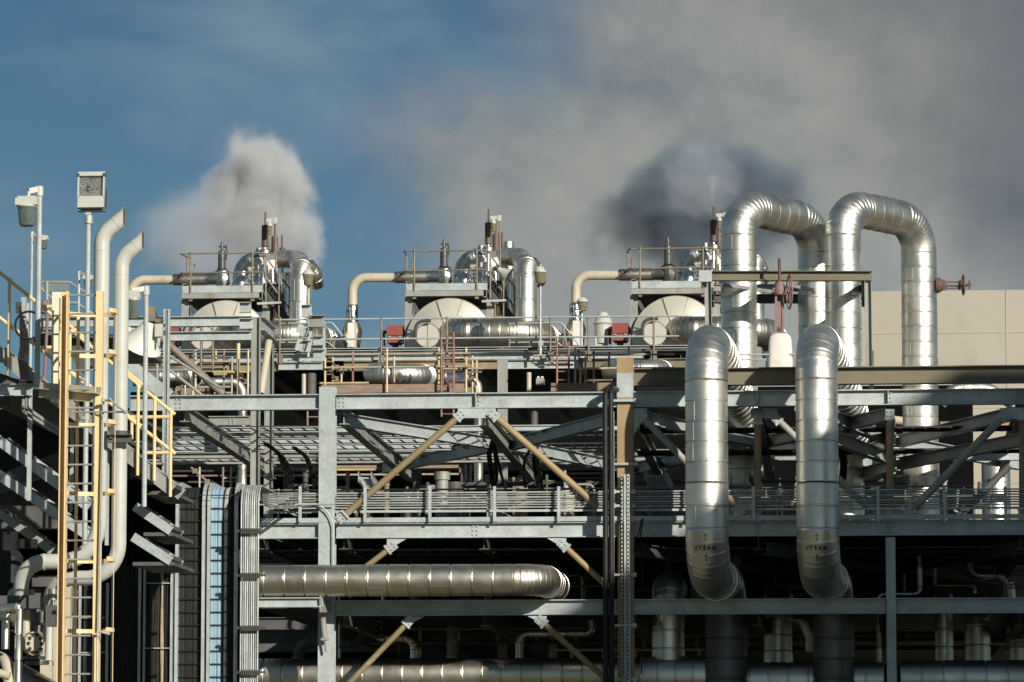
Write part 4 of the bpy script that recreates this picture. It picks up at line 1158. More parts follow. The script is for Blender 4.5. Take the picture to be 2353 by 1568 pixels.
# only the middle station shows this upright stub
mb = MB(); clad(mb, [q5(1650, 740, YV + 1.2), q5(1645, 370, YV + 1.2)], z5m(49, YV), 1.6, 28)
solo("stub_pipe", mb, ALU, "upright open silver pipe behind the middle arched pipe", "pipe")
# horn speaker at the middle station
hs = thing("small_horn_speaker", "small pale horn speaker beside the middle vessel's arch", "speaker", q5(1590, 680, YP))
mb = MB(); mb.lathe(q5(1540, 610, YP - .1), EX * .8 - EZ * .6, [(.06, 0), (.08, .1), (.14, .22), (.25, .36), (.26, .37), (.1, .34)], 20); obj("horn", mb, LAMPP, hs)
mb = MB(); mb.lathe(q5(1525, 600, YP - .1), EX * .8 - EZ * .6, [(.09, 0), (.09, .1)], 14); obj("driver", mb, DARKV, hs)
# lamps on the right silencer
lc = thing("bowl_lamp", "bowl lamp fixed on the foil silencer left of the right vessel", "lamp", A(t6, 290, 990, YR - .8))
u, v = t6(290, 880); well_glass(u, v, 27, 30, YR - .8, lc, GLASSY)
mb = MB(); mb.tube([A(t6, 285, 1000, YR - .7), A(t6, 285, 1330, YR - .7)], .03, 8); obj("pole", mb, GALV, lc)
ld = thing("dome_fitting", "grey domed fitting left of the right red box", "fitting", A(t6, 480, 1320, YV - .5))
mb = MB(); mb.lathe(A(t6, 478, 1290, YV - .5), EZ, [(.22, 0), (.24, .5), (.28, .55), (.22, .62), (.2, .72), (.1, .85)], 18); mb.box(A(t6, 474, 1290, YV - .5), .4, .3, .3); obj("dome", mb, LAMPP, ld)
# ---------------------------------------------------------------- left: caged ladder
YL = 66.4
lad = thing("caged_ladder", "yellow caged access ladder at far left in front of the stairs", "ladder", Vector((at(190, 1568, YL).x, at(190, 1568, YL).y, 0)))
def vrail(u, vt, w, d, mt, name, Y=YL, z0=0.0, root=None, ch=0):
    p = at(u, vt, Y); b = Vector((p.x, p.y, z0)); mb = MB()
    if ch: mb.prof(b, p, [(-w / 2, -d / 2), (w / 2, -d / 2), (w / 2, d / 2), (-w / 2, d / 2), (-w / 2, d / 2 - .014), (w / 2 - .014, d / 2 - .014), (w / 2 - .014, -d / 2 + .014), (-w / 2, -d / 2 + .014)] if ch > 0 else [(-w / 2, -d / 2), (w / 2, -d / 2), (w / 2, -d / 2 + .014), (-w / 2 + .014, -d / 2 + .014), (-w / 2 + .014, d / 2 - .014), (w / 2, d / 2 - .014), (w / 2, d / 2), (-w / 2, d / 2)], EY)
    else: mb.prof(b, p, [(-w / 2, -d / 2), (w / 2, -d / 2), (w / 2, d / 2), (-w / 2, d / 2)], EY)
    return obj(name, mb, mt, root or lad)
# rails: flat bars set edge-on with a front flange
mb = MB(); p = at(151, 671, YL); b = Vector((p.x, p.y, 0))
mb.box((p + b) / 2 + EX * .045 - EY * .03, .018, .20, (p - b).length); mb.box((p + b) / 2 - EX * .055 + EY * .06, .012, .02, (p - b).length); mb.box((p + b) / 2 - EX * .01 + EY * .062, .088, .012, (p - b).length); mb.box((p + b) / 2 - EX * .058, .012, .12, (p - b).length)
obj("rail", mb, YEL, lad)
mb = MB(); p = at(230.5, 670, YL); b = Vector((p.x, p.y, 0))
mb.box((p + b) / 2 - EY * .06, .105, .012, (p - b).length); mb.box((p + b) / 2 + EX * .047 + EY * .01, .012, .13, (p - b).length)
obj("rail", mb, YEL, lad)
v = 678.5
zr = at(190, 678.5, YL).z
a0, b0 = at(158, 678.5, YL), at(224, 678.5, YL)
while zr > 3.5:
    mb = MB(); a, b = Vector((a0.x, a0.y, zr)), Vector((b0.x, b0.y, zr)); mb.tube([a, b], .016, 8); obj("rung", mb, GALVD, lad); zr -= .3
cc = at(196, 700, YL) + EY * .45
for v in (716, 811, 971, 1130, 1286, 1448):
    z = at(196, v, YL + .4).z
    mb = MB(); prev = None; n = 26
    for i in range(n + 1):
        th = R(-215) + R(250) * i / n
        th = R(215) - R(250) * i / n
        q = Vector((cc.x, cc.y, z)) + EX * (.43 * math.cos(th)) + EY * (.44 * math.sin(th))
        if prev is not None:
            t = (q - prev).normalized(); nrm = t.cross(EZ)
            mb.box((q + prev) / 2, (q - prev).length * 1.04, .008, .065, t, nrm, EZ)
        prev = q
    obj("cage_hoop", mb, YEL, lad)
for th in (180, 128, 75, 8):
    q = cc + EX * (.415 * math.cos(R(th))) + EY * (.425 * math.sin(R(th)))
    zt_, zb_ = at(196, 712 if th != 75 else 800, YL).z, 3.0
    mb = MB(); q1, q2 = Vector((q.x, q.y, zt_)), Vector((q.x, q.y, zb_))
    t = (EX * -math.sin(R(th)) + EY * math.cos(R(th)))
    mb.box((q1 + q2) / 2, .055, .008, zt_ - zb_, t, t.cross(EZ), EZ); obj("cage_strap", mb, YEL, lad)
# pale guard post beside it and the angle that ties the ladder back
gp = thing("guard_post", "pale yellow chipped guard post left of the ladder", "post", at(127, 925, 67))
mb = MB(); a, b = at(129, 672, 67), at(124, 925, 67); b.x, b.y = a.x, a.y; mb.box((a + b) / 2, m(16, 67), .1, (a - b).length); obj("post", mb, YELP, gp)
mb = MB(); mb.box(A(t1, 550, 1305, 67), m(24, 67), .08, m(14, 67)); mb.box(A(t1, 555, 1420, 67), m(5, 67), .06, m(55, 67)); obj("top_bracket", mb, YELP, gp)
mb = MB(); mb.angle(A(t2, 355, 800, 66.9), A(t2, 905, 845, 66.3), .11, .012, EZ); mb.prof(A(t2, 355, 800, 66.9), A(t2, 870, 848, 66.35), [(-.005, -.13), (.005, -.13), (.005, .03), (-.005, .03)])
solo("tie_angle", mb, CREAMD, "stained steel angle tying the ladder back to the stair tower", "bracket")
# thin galvanised conduit on the ladder with elbows
mb = MB(); mb.tube(fillet([A(t2, 1120, 1005, YL - .4), A(t2, 985, 895, YL - .3), A(t2, 925, 905, YL - .15), A(t2, 922, 1250, YL - .15), at(227, 1448, YL - .15)], .05, 4), .017, 8); mb.tube([A(t2, 610, 1005, YL + .1), A(t2, 1120, 1005, YL - .35)], .015, 8); mb.tube([A(t3, 985, 1135, YL - .2), A(t3, 880, 1110, YL - .2)], .02, 8); mb.tube([A(t3, 875, 1110, YL - .2), at(223, 1600, YL - .2)], .018, 8)
for x, y in ((925, 900), (985, 898), (1118, 1005)): mb.sphere(A(t2, x, y, YL - .25), .035, 8)
solo("conduit", mb, GALV, "thin galvanised conduit running down the right ladder rail", "conduit")

# ---------------------------------------------------------------- cream vent pipes
def ventpipe(label, u, vb, mouth, Y, rpx, tail, r1=.62):
    root = thing("vent_pipe", label, "vent pipe", at(u, 1270, Y), "cream vent pipes")
    r = m(rpx, Y)
    ctr = at(u, vb, Y)
    tail_pts = [at(a, b, Y + dy) for a, b, dy in tail]
    base = Vector((ctr.x, ctr.y, tail_pts[0].z))
    mo = at(*mouth, Y)
    pts = fillet([mo + (mo - ctr).normalized() * .0, ctr, base] + tail_pts[1:], [.36, r1] + [r1] * 6, 10)
    # mouth is cut upright: shear the first ring
    mb = MB(); mb.tube(pts, r, 32, False)
    d = (mo - ctr).normalized()
    for i in range(32):
        p = mb.v[i]; off = (p - mo)
        mb.v[i] = p - d * (off.dot(EX) / max(.3, d.dot(EX)))
    n = len(mb.v)
    inner = [mo + (mb.v[i] - mo) * .93 for i in range(32)]; deep = [p - d * .16 for p in inner]
    mb.v += inner + deep; mb.t += [.5] * 64
    mb.f += [(i, (i + 1) % 32, n + (i + 1) % 32, n + i) for i in range(32)]
    o = obj("pipe", mb, CREAM, root)
    mb = MB(); mb.v = inner + deep; mb.t = [.5] * 64
    mb.f = [(i, (i + 1) % 32, 32 + (i + 1) % 32, 32 + i) for i in range(32)] + [tuple(range(32, 64))]
    obj("lining", mb, RUST, root)
    mb = MB()
    k = ctr - EZ * .36 * .75; mb.lathe(k, EZ, [(r + .004, 0), (r + .006, .008), (r + .004, .016)], 32)
    k = ctr + d * .3; mb.lathe(k, d, [(r + .004, 0), (r + .006, .008), (r + .004, .016)], 32)
    obj("weld_seam", mb, CREAM, root)
    return root
vp1 = ventpipe("left cream vent pipe with slanting mouth, ending higher", 234.5, 540, (285.5, 499), 68.4, 18.2, [(234, 1291, 0), (49, 1291, 0), (49, 1400, .3)], .62)
vp2 = ventpipe("right cream vent pipe with slanting mouth, ending lower", 279.5, 594, (328.5, 552), 68.4, 17.6, [(279, 1329, 0), (120, 1329, .2), (112, 1420, .6)], .55)
mb = MB(); c = A(t3, 155, 783, 68.9); mb.lathe(c, (EX * .3 - EY).normalized(), [(.14, -.25), (.14, .02), (.135, .03)], 24); solo("pipe_stub", mb, CREAM, "capped cream stub on the lower left pipe elbow", "pipe stub")
mb = MB(); mb.lathe(A(t3, 388, 490, 68.4), EX, [(m(19.6, 69), 0), (m(19.6, 69), .03)], 32); mb.lathe(A(t3, 655, 488, 68.4), EX, [(m(18.6, 69), 0), (m(18.6, 69), .02)], 32); solo("weld_collar", mb, CREAM, "weld collars on the horizontal cream pipe behind the ladder", "collar")
# pipe clamps
cl_ = thing("pipe_clamp", "dark steel clamp beam holding the right cream vent pipe", "bracket", A(t2, 1075, 1240, 68.9))
mb = MB(); mb.channel(A(t2, 960, 1245, 68.2), A(t2, 1185, 1245, 68.2), .13, .1, .012); obj("beam", mb, SHADESTL, cl_)
mb = MB(); mb.lathe(A(t2, 1080, 1215, 68.4), EZ, [(m(18.6, 68.4), 0), (m(18.6, 68.4), .07)], 32); mb.box(A(t2, 1000, 1190, 68.2), .06, .1, .2); obj("band", mb, SHADESTL, cl_)

# ---------------------------------------------------------------- area lamps at the left
def pole_between(mb, u1, v1, u2, v2, Y, r, sides=10):
    a, b = at(u1, v1, Y), at(u2, v2, Y); mb.tube([a, Vector((a.x, a.y, b.z))], r, sides)
fl = thing("floodlight", "square floodlight with silvered reflector on a tall pole", "floodlight", at(190, 1250, 68.2))
YFd = 68.0
mb = MB(); pole_between(mb, 203, 487, 188, 1250, YFd + .1, .042); mb.tube([A(t1, 796, 590, YFd + .1), A(t1, 794, 662, YFd + .1)], .065, 12); mb.box(A(t1, 795, 560, YFd + .1), .1, .1, .1); obj("pole", mb, GALV, fl)
mb = MB()
for y in (700, 1050): mb.tube([A(t2, 740, y, YFd + .1), A(t2, 740, y + 25, YFd + .1)], .065, 10)
obj("pole_collar", mb, GALVD, fl)
up = (A(t1, 830, 240, YFd) - A(t1, 815, 540, YFd)).normalized(); sx = EX; fwd = up.cross(EX).normalized()
if fwd.y > 0: fwd = -fwd
fwd_t = (fwd + up * -.25).normalized()
cF = A(t1, 820, 365, YFd)
wF, hF = m(64, YFd), m(88, YFd)
mb = MB(); vs = []
upn = (up * .4 + EZ * .6).normalized()
def fp(x, y, z): return cF + EX * (x * wF / 2) + upn * (y * hF / 2) + fwd * z
mb.add([fp(-1, .92, 0), fp(1, .92, 0), fp(.97, -.9, 0), fp(-.97, -.9, 0), fp(-.9, 1, -.05), fp(.9, 1, -.05), fp(.85, -1, -.05), fp(-.85, -1, -.05), fp(-.7, .8, -.35), fp(.7, .8, -.35), fp(.65, -.8, -.3), fp(-.65, -.8, -.3)],
       [(4, 5, 9, 8), (5, 6, 10, 9), (6, 7, 11, 10), (7, 4, 8, 11), (8, 9, 10, 11), (0, 1, 5, 4), (1, 2, 6, 5), (2, 3, 7, 6), (3, 0, 4, 7), (0, 3, 2, 1)])
for x, y, w_, h_ in ((0, .88, 2, .22), (-.94, .2, .12, 1.2), (.94, .2, .12, 1.2), (0, -.62, 1.94, .60)):
    c = fp(x, y, .03); mb.box(c, w_ * wF / 2, .06, h_ * hF / 2, EX, -fwd, upn)
obj("housing", mb, LAMPP, fl)
mb = MB(); n = 12
for i in range(n):
    a1, a2 = -1 + 2 * i / n, -1 + 2 * (i + 1) / n
    z1, z2 = -.16 * (1 - a1 * a1) - .0, -.16 * (1 - a2 * a2)
    mb.add([fp(a1 * .86, .74, z1 + .005), fp(a2 * .86, .74, z2 + .005), fp(a2 * .86, -.2, z2 - .06), fp(a1 * .86, -.2, z1 - .06)], [(0, 1, 2, 3)])
obj("reflector", mb, REFL, fl)
mb = MB(); mb.sphere(fp(-.25, .08, -.03), .055, 12, 1.2); obj("bulb", mb, FOIL, fl)
mb = MB(); mb.add([fp(-.87, .74, .028), fp(.87, .74, .028), fp(.87, -.28, .028), fp(-.87, -.28, .028), fp(-.87, .74, .024), fp(.87, .74, .024), fp(.87, -.28, .024), fp(-.87, -.28, .024)], [(0, 1, 2, 3), (7, 6, 5, 4), (0, 4, 5, 1), (1, 5, 6, 2), (2, 6, 7, 3), (3, 7, 4, 0)])
CLEAR = mat("clear_glass", (0.9, 0.9, 0.88), 0.03, 0, 0.0, 1, trans=1.0, rvar=0); obj("front_glass", mb, CLEAR, fl)
mb = MB()
for s in (-1, 1): mb.bar(fp(s * 1.04, .1, -.05), fp(s * 1.0, -.95, -.1), .02, .05, fwd)
mb.bar(fp(-1, -1.08, -.1), fp(1, -1.08, -.1), .05, .02, upn)
mb.box(fp(0, -1.04, -.06), wF * .8, .06, .04)
obj("bracket", mb, DARKV, fl)
for s in (-1, 1): mb = MB(); mb.box(fp(s * .98, .82, .05), .05, .05, .05); obj("hinge", mb, DARKV, fl)

def area_lamp(label, up_, vt, vb, ua, Y, gu, gv, gw, gh, rp, glass=GLASS, hood=None):
    rt = thing("area_lamp", label, "lamp", at(up_, vb, Y))
    mb = MB(); pole_between(mb, up_, vt, up_, vb, Y, rp); obj("pole", mb, GALV, rt)
    mb = MB(); a, b = at(up_, vt + 3, Y), at(ua, vt + (9 if abs(ua - up_) > 20 else 4), Y - .1)
    mb.bar(a, b, rp * 1.6, rp * 2.0); mb.tube([at(up_, vt - 2, Y), at(up_, vt + 22 * (rp / .05), Y)], rp * 1.35, 12); mb.tube([b, Vector((b.x, b.y, at(gu, gv + 3, Y).z))], rp * .6, 8)
    obj("arm", mb, LAMPP, rt)
    w, h = m(gw, Y), m(gh, Y); c = at(gu, gv, Y - .1)
    mb = MB(); mb.box(c - EZ * h * .16, w * 1.08, w * .8, h * .24); mb.prof(c - EZ * h * .0 - EX * w * .46, c - EZ * h * .0 + EX * w * .46, [(-w * .34, -h * .05), (w * .34, -h * .05), (w * .2, h * .05), (-w * .2, h * .05)]); mb.lathe(c - EZ * h * .34, EZ, [(w * .5, 0), (w * .52, h * .03), (w * .5, h * .07)], 24); obj("hood", mb, LAMPP, rt)
    mb = MB(); mb.lathe(c - EZ * h, EZ, [(w * .30, 0), (w * .37, h * .02), (w * .42, h * .12), (w * .485, h * .66)], 24); obj("bowl", mb, glass, rt)
    mb = MB(); mb.lathe(c - EZ * h * .85, EZ, [(w * .1, 0), (w * .15, h * .12), (w * .1, h * .45)], 14); obj("bulb", mb, REFL, rt)
    return rt
area_lamp("big glass bowl lamp hanging from a bent pole at the far left", 91, 431, 893, 66, 67.2, 63.5, 455, 48, 67, .045)
area_lamp("small glass bowl lamp on a thin pole behind the big left one", 73.5, 535, 860, 97, 78, 99, 543, 23, 30, .028)
area_lamp("small bowl lamp half hidden behind the floodlight pole", 181.5, 626, 800, 198, 80, 203, 634, 22, 30, .026)
area_lamp("bowl lamp with pale hood right of the cream vents, above the horn", 336, 660, 1165, 302, 70.5, 308, 671, 27, 60, .042)
# lamp on a short stem inside the scaffold
sl = thing("area_lamp", "grey bowl lamp on a short yellow stem below the portal beams", "lamp", A(t4, 1182, 1560, 104))
mb = MB(); mb.tube([A(t4, 1186, 1225, 104), A(t4, 1180, 1568, 104)], .05, 8); obj("pole", mb, SCAFY, sl)
mb = MB(); c = A(t4, 1185, 1225, 104); mb.lathe(c, EZ, [(.13, 0), (.18, .06), (.27, .42)], 22); obj("bowl", mb, GLASS, sl)
mb = MB(); mb.lathe(c + EZ * .40, EZ, [(.29, 0), (.30, .04), (.29, .06), (.2, .14), (.1, .26)], 22); mb.box(c + EZ * .58, .3, .3, .12); obj("hood", mb, LAMPP, sl)
# horn loudspeaker
hn = thing("horn_loudspeaker", "large pale horn loudspeaker facing left below the right lamp", "speaker", A(t2, 1260, 430, 71.5))
ax = (EX * -.42 - EZ * .80 + EY * .40).normalized(); c = A(t2, 1345, 195, 71.6); L = .46
mb = MB(); mb.lathe(c, ax, [(.05, 0), (.10, L * .10), (.14, L * .3), (.20, L * .55), (.285, L * .8), (.37, L * 1.02), (.385, L * 1.05), (.36, L * 1.04), (.2, L * .6), (.05, L * .5)], 36); obj("horn", mb, mat("horn_plastic", (.62, .62, .55), .4, 0, .04, 2), hn)
mb = MB(); mb.lathe(A(t2, 1395, 210, 71.8), ax, [(.11, -.1), (.12, .0), (.09, .12), (.04, .3)], 18); mb.tube(fillet([A(t2, 1365, 100, 71.6), A(t2, 1400, 110, 71.6), A(t2, 1425, 220, 71.6)], .08, 5), .008, 5); obj("driver", mb, DARKV, hn)
mb = MB(); mb.box(A(t2, 1345, 130, 71.6), .2, .18, .25); mb.bar(A(t2, 1330, 180, 71.6), A(t2, 1440, 190, 71.6), .05, .06); obj("junction", mb, TUBE, hn)
mb = MB(); mb.box(A(t2, 1425, 275, 71.6), .13, .12, .22); mb.tube(fillet([A(t2, 1420, 330, 71.6), A(t2, 1412, 480, 71.6), A(t2, 1430, 340, 71.6)], .02, 3), .02, 6); obj("connector", mb, LAMPP, hn)
# slotted post
sp = thing("slotted_post", "galvanised slotted channel post right of the horn loudspeaker", "post", at(380, 1140, 72))
mb = MB(); a, b = at(383.5, 711, 72), at(383.5, 1145, 72); b.x, b.y = a.x, a.y
for s in (-1, 0, 1): mb.box((a + b) / 2 + EX * (.038 * s) - EY * (.02 if s else -.02), .03, .03, (a - b).length)
mb.box((a + b) / 2 + EY * .03, .11, .02, (a - b).length); obj("post", mb, GALV, sp)
mb = MB()
for y in (230, 290, 305): mb.box(A(t2, 1455, y, 71.85), .09, .08, .05)
obj("clamp", mb, DARKV, sp)

# ---------------------------------------------------------------- stair tower
YT = 70.6
tow = thing("stair_tower", "galvanised stair tower with yellow handrails behind the ladder", "stair", at(150, 1300, YT))
def line(u0, v0, k, u): return v0 + k * (u - u0)
def flight(us, v0, k, h, Y, width, mt=GALV, name="stair_flight", treads=True, dark=True):
    u1, u2 = us
    a, b = at(u1, v0 + k * u1 + h / 2, Y), at(u2, v0 + k * u2 + h / 2, Y)
    b = a + (b - a)
    hh = m(h, Y) * .85
    mb = MB(); mb.channel(a, b, hh, .07, .01, None, -1); o = obj(name, mb, mt, tow)
    mb = MB(); mb.channel(a + EY * width, b + EY * width, hh, .07, .01, None, -1); obj("far_stringer", mb, mt, o)
    n = max(3, int(abs(b.z - a.z) / .19))
    if treads:
        mb = MB()
        for i in range(n):
            c = a.lerp(b, (i + .5) / n) + EY * (width / 2) + EZ * .02
            mb.box(c, .25, width - .03, .03)
            mb.box(c + EX * .12 - EZ * .03, .012, width - .03, .06)
        obj("tread", mb, SHADESTL, o)
    return o, a, b
f0, _, _ = flight((-25, 396), 797, .79, 34, YT, 1.0, GALVD)
fl1, _, _ = flight((-20, 205), 1001, .74, 27, YT - .2, 1.2)
fl2, _, _ = flight((-20, 205), 1080, .68, 27, YT - .2, 1.2)
fl3, _, _ = flight((-20, 120), 1170, .72, 22, YT + 1.6, 1.0, GALVD)
fl4, _, _ = flight((309, 393), 1151 - .68 * 309, .68, 25, YT + 1.0, 1.1)
fl5, _, _ = flight((305, 393), 1221 - .64 * 305, .64, 25, YT + 1.0, 1.1)
# mirrored short ends left of the right flights
for (x1, y1, x2, y2) in ((1140, 845, 1205, 690), (1130, 1150, 1190, 950)):
    mb = MB(); mb.channel(A(t18, x1, y1, YT + .9), A(t18, x2, y2, YT + .9), .2, .07, .01); obj("end_stringer", mb, GALV, tow)
# landings and frame
def tbar(x1, y1, x2, y2, h, Y, t=t2, mt=GALV, name="frame_beam", w=.1):
    a, b = A(t, x1, y1, Y), A(t, x2, y2, Y)
    if abs(y1 - y2) < 12: b.z = a.z
    mb = MB(); mb.channel(a, b, h, w, .01); return obj(name, mb, mt, tow)
tbar(0, 812, 292, 812, .2, YT - .5); tbar(-40, 868, 90, 868, .3, YT, t2, SHADESTL)
tbar(40, 370, 248, 366, .18, YT - .3, t18); tbar(40, 660, 280, 650, .18, YT - .3, t18)
tbar(1145, 435, 1330, 435, .22, YT + .9, t18); tbar(1275, 618, 1568, 614, .2, YT + .9, t18, GALVD)
tbar(1190, 808, 1296, 808, .15, YT + 1.2, t18); tbar(1170, 1065, 1320, 1065, .2, YT + .9, t18); tbar(1360, 965, 1545, 975, .16, YT + .95, t18); tbar(1360, 1230, 1565, 1228, .2, YT + .9, t18)
tbar(400, 1130, 560, 1130, .1, YT + 1, t2, GALVD); tbar(-30, 700, 190, 770, .18, YT - .3, t2, SHADESTL, "platform_edge"); tbar(180, 742, 325, 742, .05, YT - .6, t2, SHADESTL)
def tcol(x, y1, y2, wpx, Y, t=t2, mt=GALV, name="column"):
    a, b = A(t, x, y1, Y), A(t, x, y2, Y); b.x, b.y = a.x, a.y
    w = m(wpx, Y); mb = MB(); mb.box((a + b) / 2, w, w, (a - b).length); return obj(name, mb, mt, tow)
tcol(271, 842, 1800, 9.5, YT - .45); tcol(647, 1140, 1800, 8, YT + 1.4); tcol(1312, 460, 1045, 7.5, YT + .95, t18); tcol(1556, 640, 1250, 6, YT + 1, t18); tcol(966, 1300, 2200, 8, YT + .3); tcol(640, 1400, 1900, 7, YT + 2)
tcol(740, 700, 1075, 7, YT + .5, t2, GALVD) if False else None
# dark undersides of the landings
def tslab(u1, u2, v, Y, d, th=.06):
    p, q = at(u1, v, Y), at(u2, v, Y); q.z = p.z; c = (p + q) / 2 + EY * (d / 2)
    mb = MB(); mb.box(c, (q - p).length, d, th); return obj("landing", mb, SHADESTL, tow)
tslab(-40, 80, 893, YT - .4, 6); tslab(-60, 215, 905, YT + 1.2, 9); tslab(298, 340, 1088, YT + 1, 2.2); tslab(336, 400, 1133, YT + 1, 2.2); tslab(305, 400, 1296, YT + 1.05, 2.2); tslab(330, 398, 1228, YT + 1.05, 2.2); tslab(110, 240, 985, YT + 1.5, 6)
mb = MB(); mb.bar(at(-20, 1190, YT + 4), at(140, 1190, YT + 4), .3, .4); mb.bar(at(-20, 1120, YT + 5), at(140, 1060, YT + 5), .3, .3); obj("rear_beam", mb, SHADESTL, tow)
# yellow handrails (near side) and rails of the landing
def yrail(pts, r=.024, name="handrail", mt=YEL): mb = MB(); mb.tube(pts, r, 10); return obj(name, mb, mt, tow)
YH_ = YT - .05
yrail([at(u, 627 + .81 * u, YH_) for u in (-30, 60, 180, 300, 402)], .03); yrail([at(u, 731 + .775 * u, YH_) for u in (-30, 60, 180, 300, 403)], .03)
for u, vt, vb in ((22, 645, 868), (203, 791, 965), (318, 887, 1093), (356, 916, 1105), (393, 946, 1142)):
    mb = MB(); pole_between(mb, u, vt, u, vb, YH_ - .02, .027); mb.sphere(at(u, vt, YH_), .045, 10); k = 731 + .775 * u; mb.sphere(at(u, k, YH_), .045, 10); obj("rail_post", mb, YEL, tow)
for v, ua, ub, Y in ((705, 84, 122, 69.5), (799, 80, 122, 69.5), (959, 297, 396, YT + 1.0), (1041, 330, 400, YT + 1.0)):
    a, b = hline(ua, ub, v, Y, ua); yrail([a, b], .03)
yrail([at(u, 627 + .81 * u - 8, YT + 1.0) for u in (120, 240, 330)], .028); yrail([at(u, 731 + .775 * u - 4, YT + 1.0) for u in (120, 240, 330)], .028)
for u in (136, 161): mb = MB(); pole_between(mb, u, 760, u, 905, YT + 1, .027); obj("rail_post", mb, YEL, tow)
for u, vt, vb in ((316, 958, 1065), (303, 960, 1010)): mb = MB(); pole_between(mb, u, vt, u, vb, YT + 1, .027); mb.sphere(at(u, vt, YT + 1), .045, 10); obj("rail_post", mb, YEL, tow)
# galvanised cabinet, switch box and cables at the tower top
cab = thing("cable_cabinet", "slim galvanised cabinet with cables left of the guard post", "cabinet", at(52, 830, 69.6))
mb = MB(); a, b = A(t2, 215, -20, 69.6), A(t2, 205, 520, 69.6); mb.bar(a, b, m(11, 69.6), .1, EY); mb.bar(A(t2, 255, 30, 69.7), A(t2, 240, 520, 69.7), m(5, 69.6), .08, EY); obj("channel", mb, GALV, cab)
mb = MB(); mb.box(A(t2, 168, 70, 69.5), .09, .1, .18); obj("switch", mb, DARKV, cab)
mb = MB()
for i in range(6): mb.tube(fillet([A(t2, 180 + i * 12, 60 + i * 40, 69.45), A(t2, 185 + i * 14, 420, 69.4), A(t2, 165 + i * 16, 520 + i * 8, 69.4), A(t2, 190 + i * 14, 720, 69.5)], .1, 4), .014, 6)
mb.tube([A(t2, 258, 228, 69.4) + EX * (.23 * math.cos(R(i * 15))) + EZ * (.23 * math.sin(R(i * 15))) for i in range(25)], .02, 6, False); obj("cable", mb, BLACK, cab)
mb = MB(); mb.tube(fillet([A(t2, 210, 890, 69.9), A(t2, 205, 1000, 69.9), A(t2, 540, 1210, 69.9)], .1, 4), .03, 6); mb.tube(fillet([A(t2, 240, 880, 69.9), A(t2, 240, 970, 69.9), A(t2, 545, 1180, 69.9)], .1, 4), .03, 6); solo("conduit_pair", mb, GALVD, "pair of conduits slanting down under the landing at far left", "conduit")
# pink hydrant-like valve and chain link panel at the back
pv = thing("slim_valve", "slim maroon valve stem behind the guard post", "valve", A(t2, 400, 740, 76))
mb = MB(); mb.tube([A(t2, 430, 0, 76), A(t2, 398, 740, 76)], .03, 10); mb.lathe(A(t1, 400, 1470, 76), EZ, [(.05, 0), (.08, .03), (.08, .16), (.05, .2), (.04, .24)], 16); mb.tube([A(t1, 425, 1360, 76), A(t1, 428, 1450, 76)], .03, 8); obj("stem", mb, PINK, pv)
fn = thing("chain_link_panel", "small chain link fence panel against the sky at left", "fence panel", A(t1, 480, 1480, 82))
mb = MB()
x0, x1, y0, y1 = 350, 625, 1170, 1268
for i in range(-5, 13):
    for s in (1, -1):
        xa = x0 + i * 24; pts = []
        for k in range(0, 9):
            x = xa + k * 12 * 1; y = y0 + k * 12
            if s < 0: x = x0 + (x1 - x0) - (x - x0)
            if x0 <= x <= x1 and y <= y1: pts.append(A(t1, x, y, 82))
        if len(pts) > 1: mb.tube(pts, .008, 4)
obj("mesh", mb, GALVD, fn)
mb = MB(); mb.tube([A(t1, 350, 1186, 82), A(t1, 625, 1186, 82), A(t1, 830, 1320, 82)], .022, 8); mb.tube([A(t1, 420, 1180, 82), A(t1, 420, 1400, 82)], .04, 8); mb.tube([A(t1, 340, 1215, 82), A(t1, 470, 1335, 82)], .022, 8); mb.tube([A(t1, 625, 1370, 82), A(t1, 690, 1372, 82), A(t1, 830, 1470, 82)], .03, 8); obj("frame", mb, GALVD, fn)
# galvanised roof-edge beams behind the ladder
wb = thing("platform_beam", "galvanised platform beams seen behind ladder and horn", "beam", A(t2, 700, 300, 84))
for (x1, x2, y, h, mt_) in ((335, 1480, 205, 90, GALV), (335, 560, 285, 40, GALV)):
    a, b = A(t2, x1, y, 84), A(t2, x2, y, 84); b.z = a.z; mb = MB(); mb.channel(a, b, m(h / 3.9, 84), .12, .012); obj("beam", mb, mt_, wb)
mb = MB(); p, q = A(t2, 340, 330, 84.2), A(t2, 1100, 330, 84.2); q.z = p.z; mb.box((p + q) / 2 + EY * 2.5, (q - p).length, 5, .06); obj("plate", mb, SHADESTL, wb)
for x1, y1, x2, y2 in ((340, 330, 560, 530), (640, 400, 800, 620)): mb = MB(); mb.bar(A(t2, x1, y1, 84.6), A(t2, x2, y2, 84.6), .25, .3); obj("knee", mb, SHADESTL, wb)
